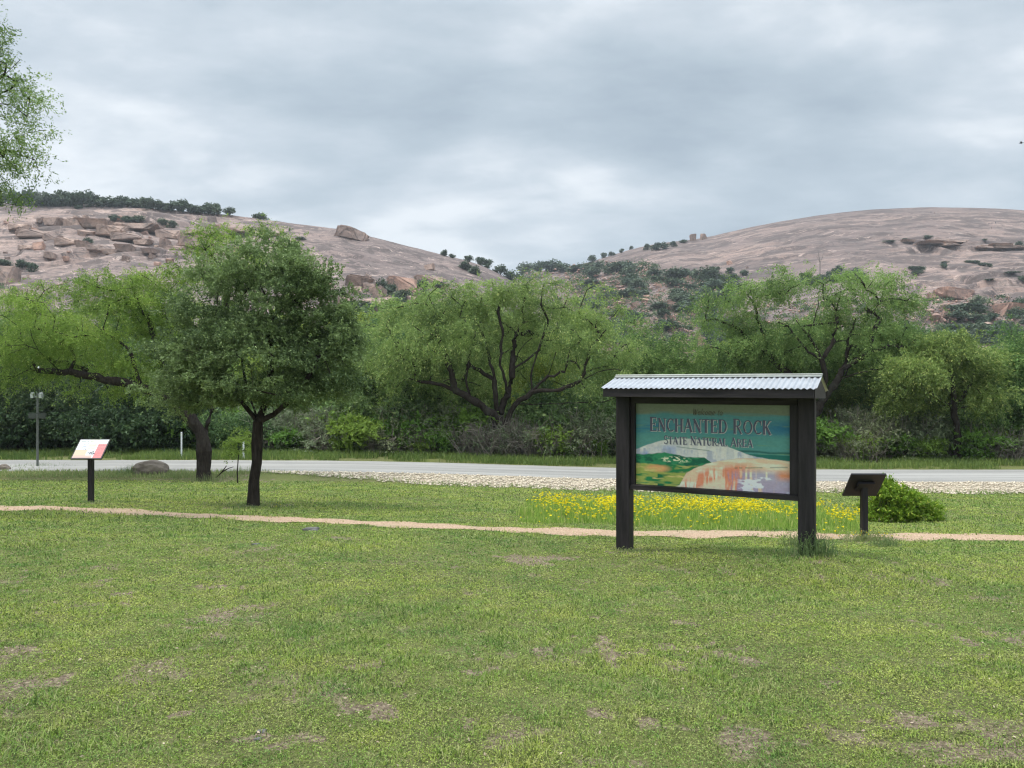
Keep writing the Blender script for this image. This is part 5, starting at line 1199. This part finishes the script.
for px, Y, w, h, lab, mk in [(151, 473, 1.45, .62, 'brown roadside boulder left of the leaning mesquite', 'boulder'), (4, 470, .55, .28, 'small dark boulder by the road at the left edge', 'boulder')]:
    p = at(px, Y); o = bpy.data.objects.new('boulder', round_boulder(int(px))); COL.objects.link(o); o.location = p+Vector((0, 0, h*.22)); o.scale = (w*1.08, w*.7, h*1.5)
    tag(o, lab, 'boulder'); o.data.materials.clear(); o.data.materials.append(plain_mat('brown_stone', (.20, .165, .135), .95, .45, 2.0, .8))
for px, Y, w, lab in [(312, 531, .24, 'flat grey stone in the grass below the dirt path'), (256, 545, .10, 'pale pebble in the grass nearer than the flat grey stone'), (262, 733, .05, 'upper chip of pale rock in the bare soil patch'), (258, 740, .035, 'lower chip of pale rock in the bare soil patch')]:
    p = at(px, Y); o = bpy.data.objects.new('stone', bms['boulder', 4].copy()); COL.objects.link(o); o.location = p+Vector((0, 0, w*.06)); o.scale = (w, w*.7, w*.32); tag(o, lab, 'stone')
    o.data.materials.clear(); o.data.materials.append(plain_mat('grey_stone', (.13, .125, .115), .95, .3, 2.0, .6))
# low bare twig leaning at the mesquite's foot
p = at(216, 478)
V, Fq = tubes([(0, 0, 0), (.25, 0, .25), (.55, 0, .42), (.42, .1, .52), (.75, 0, .48)], [-1, 0, 1, 1, 2], [.04, .035, .02, .018, .012], 6)
tag(link('fallen_branch', mesh_np('fallen_branch', V, Fq), M['bark'], loc=p), 'short bare branch sticking out at the foot of the leaning mesquite', 'branch')
# bird at the right edge of the sky
def bird():
    bm = MB(); bm.cyl((0, -.16, 0), (0, .02, .0), .02, .055, 10).cyl((0, .02, 0), (0, .16, .01), .055, .03, 10).cyl((0, .16, .01), (0, .23, .01), .032, .008, 8)
    for s_ in (-1, 1):
        bm.poly([(s_*.03, .08, .02), (s_*.22, .12, .10), (s_*.48, .0, .02), (s_*.22, -.04, .09), (s_*.03, -.06, .01)], ext=(0, 0, .008))
    bm.poly([(-.02, -.14, 0), (.02, -.14, 0), (.06, -.28, 0), (-.06, -.28, 0)], ext=(0, 0, .008))
    o = bm.build('bird', plain_mat('dark_feathers', (.03, .03, .035), .8)); o.location = W(1021.5, 143, 75); o.rotation_euler = (0, 0, .9); tag(o, 'small dark bird flying at the right edge of the sky', 'bird')
bird()

# ------------------------------------------------------------------ haze
hb = MB(); hb.box((0, 760, 100), (5000, 1760, 232)); m = bpy.data.materials.new('air'); m.use_nodes = True; m.node_tree.nodes.clear()
vp = m.node_tree.nodes.new('ShaderNodeVolumePrincipled'); vp.inputs['Color'].default_value = (.80, .86, .93, 1); vp.inputs['Density'].default_value = .00020; vp.inputs['Anisotropy'].default_value = .2
mo = m.node_tree.nodes.new('ShaderNodeOutputMaterial'); m.node_tree.links.new(vp.outputs[0], mo.inputs['Volume'])
struct(tag(hb.build('haze', m), 'thin pale haze over the far hills', 'haze'), 'stuff')

# ------------------------------------------------------------------ sky, sun, camera
sc = bpy.context.scene
SUN_EL, SUN_AZ = R(66), R(262)     # azimuth from +Y clockwise
w = bpy.data.worlds.new('World'); sc.world = w; w.use_nodes = True; ns, ls = w.node_tree.nodes, w.node_tree.links; ns.clear()
sky = ns.new('ShaderNodeTexSky'); sky.sky_type = 'NISHITA'; sky.sun_disc = False; sky.sun_elevation = SUN_EL; sky.sun_rotation = SUN_AZ
tc = ns.new('ShaderNodeTexCoord'); sep = ns.new('ShaderNodeSeparateXYZ'); ls.new(tc.outputs['Generated'], sep.inputs[0])
def mth(op, a, b=None):
    n = nd(ns, 'ShaderNodeMath', operation=op)
    for i, v in enumerate((a, b)):
        if v is None: continue
        if isinstance(v, bpy.types.NodeSocket): ls.new(v, n.inputs[i])
        else: n.inputs[i].default_value = v
    return n.outputs[0]
zc = mth('MAXIMUM', sep.outputs[2], 0.0); den = mth('ADD', zc, .22)
cb = ns.new('ShaderNodeCombineXYZ'); ls.new(mth('DIVIDE', sep.outputs[0], den), cb.inputs[0]); ls.new(mth('DIVIDE', sep.outputs[1], den), cb.inputs[1])
mp = ns.new('ShaderNodeMapping'); mp.inputs['Location'].default_value = (3.3, 1.2, 0); mp.inputs['Scale'].default_value = (.8, 1.15, 1); mp.inputs['Rotation'].default_value = (0, 0, .35); ls.new(cb.outputs[0], mp.inputs[0])
n1 = noise(ns, ls, mp.outputs[0], .80, 8, .52, .15); n2 = noise(ns, ls, mp.outputs[0], 3.6, 8, .56, .15)
f = mth('ADD', mth('MULTIPLY', n1, .78), mth('MULTIPLY', n2, .22))
rp = ramp(ns, [(.39, (.300, .362, .420)), (.46, (.380, .445, .500)), (.52, (.490, .545, .595)), (.58, (.690, .725, .755))]); ls.new(f, rp.inputs[0])
# thin bright veil towards the horizon, brighter overhead as under a real overcast
hz = ramp(ns, [(.0, (1, 1, 1)), (.16, (.35, .35, .35)), (.35, (0, 0, 0))]); ls.new(zc, hz.inputs[0])
col = mixc(ns, ls, mth('MULTIPLY', hz.outputs[0], .62), rp.outputs[0], (.465, .530, .590))
up = nd(ns, 'ShaderNodeMapRange'); ls.new(zc, up.inputs[0]); up.inputs[1].default_value = .45; up.inputs[2].default_value = 1.0; up.inputs[3].default_value = 1.0; up.inputs[4].default_value = 4.6
vm = nd(ns, 'ShaderNodeVectorMath', operation='SCALE'); ls.new(col, vm.inputs[0]); ls.new(mth('MULTIPLY', up.outputs[0], 7.6), vm.inputs['Scale'])
fin = mixc(ns, ls, .94, sky.outputs[0], vm.outputs[0])
bg = ns.new('ShaderNodeBackground'); bg.inputs[1].default_value = .1; ls.new(fin, bg.inputs[0]); wo = ns.new('ShaderNodeOutputWorld'); ls.new(bg.outputs[0], wo.inputs[0])
sun = bpy.data.lights.new('sun', 'SUN'); sun.energy = 1.5; sun.angle = R(10); sun.color = (1, .95, .88)
so = bpy.data.objects.new('sun', sun); COL.objects.link(so)
dv = Vector((math.sin(SUN_AZ)*math.cos(SUN_EL), math.cos(SUN_AZ)*math.cos(SUN_EL), math.sin(SUN_EL))); so.rotation_euler = dv.to_track_quat('Z', 'Y').to_euler()
cam = bpy.data.cameras.new('camera'); cam.sensor_width = 36; cam.lens = F/1024*36; cam.clip_start = .05; cam.clip_end = 6000
co = bpy.data.objects.new('camera', cam); COL.objects.link(co); co.location = (0, 0, EYE); co.rotation_euler = (R(90), 0, 0); sc.camera = co
sc.view_settings.view_transform = 'Standard'; sc.view_settings.look = 'None'; sc.view_settings.gamma = 1; sc.view_settings.use_curve_mapping = False; sc.view_settings.exposure = 0.84
sc.cycles.max_bounces = 6; sc.cycles.diffuse_bounces = 3; sc.cycles.transmission_bounces = 4; sc.cycles.transparent_max_bounces = 4
sc.cycles.use_denoising = True
sc.cycles.filter_width = 1.25
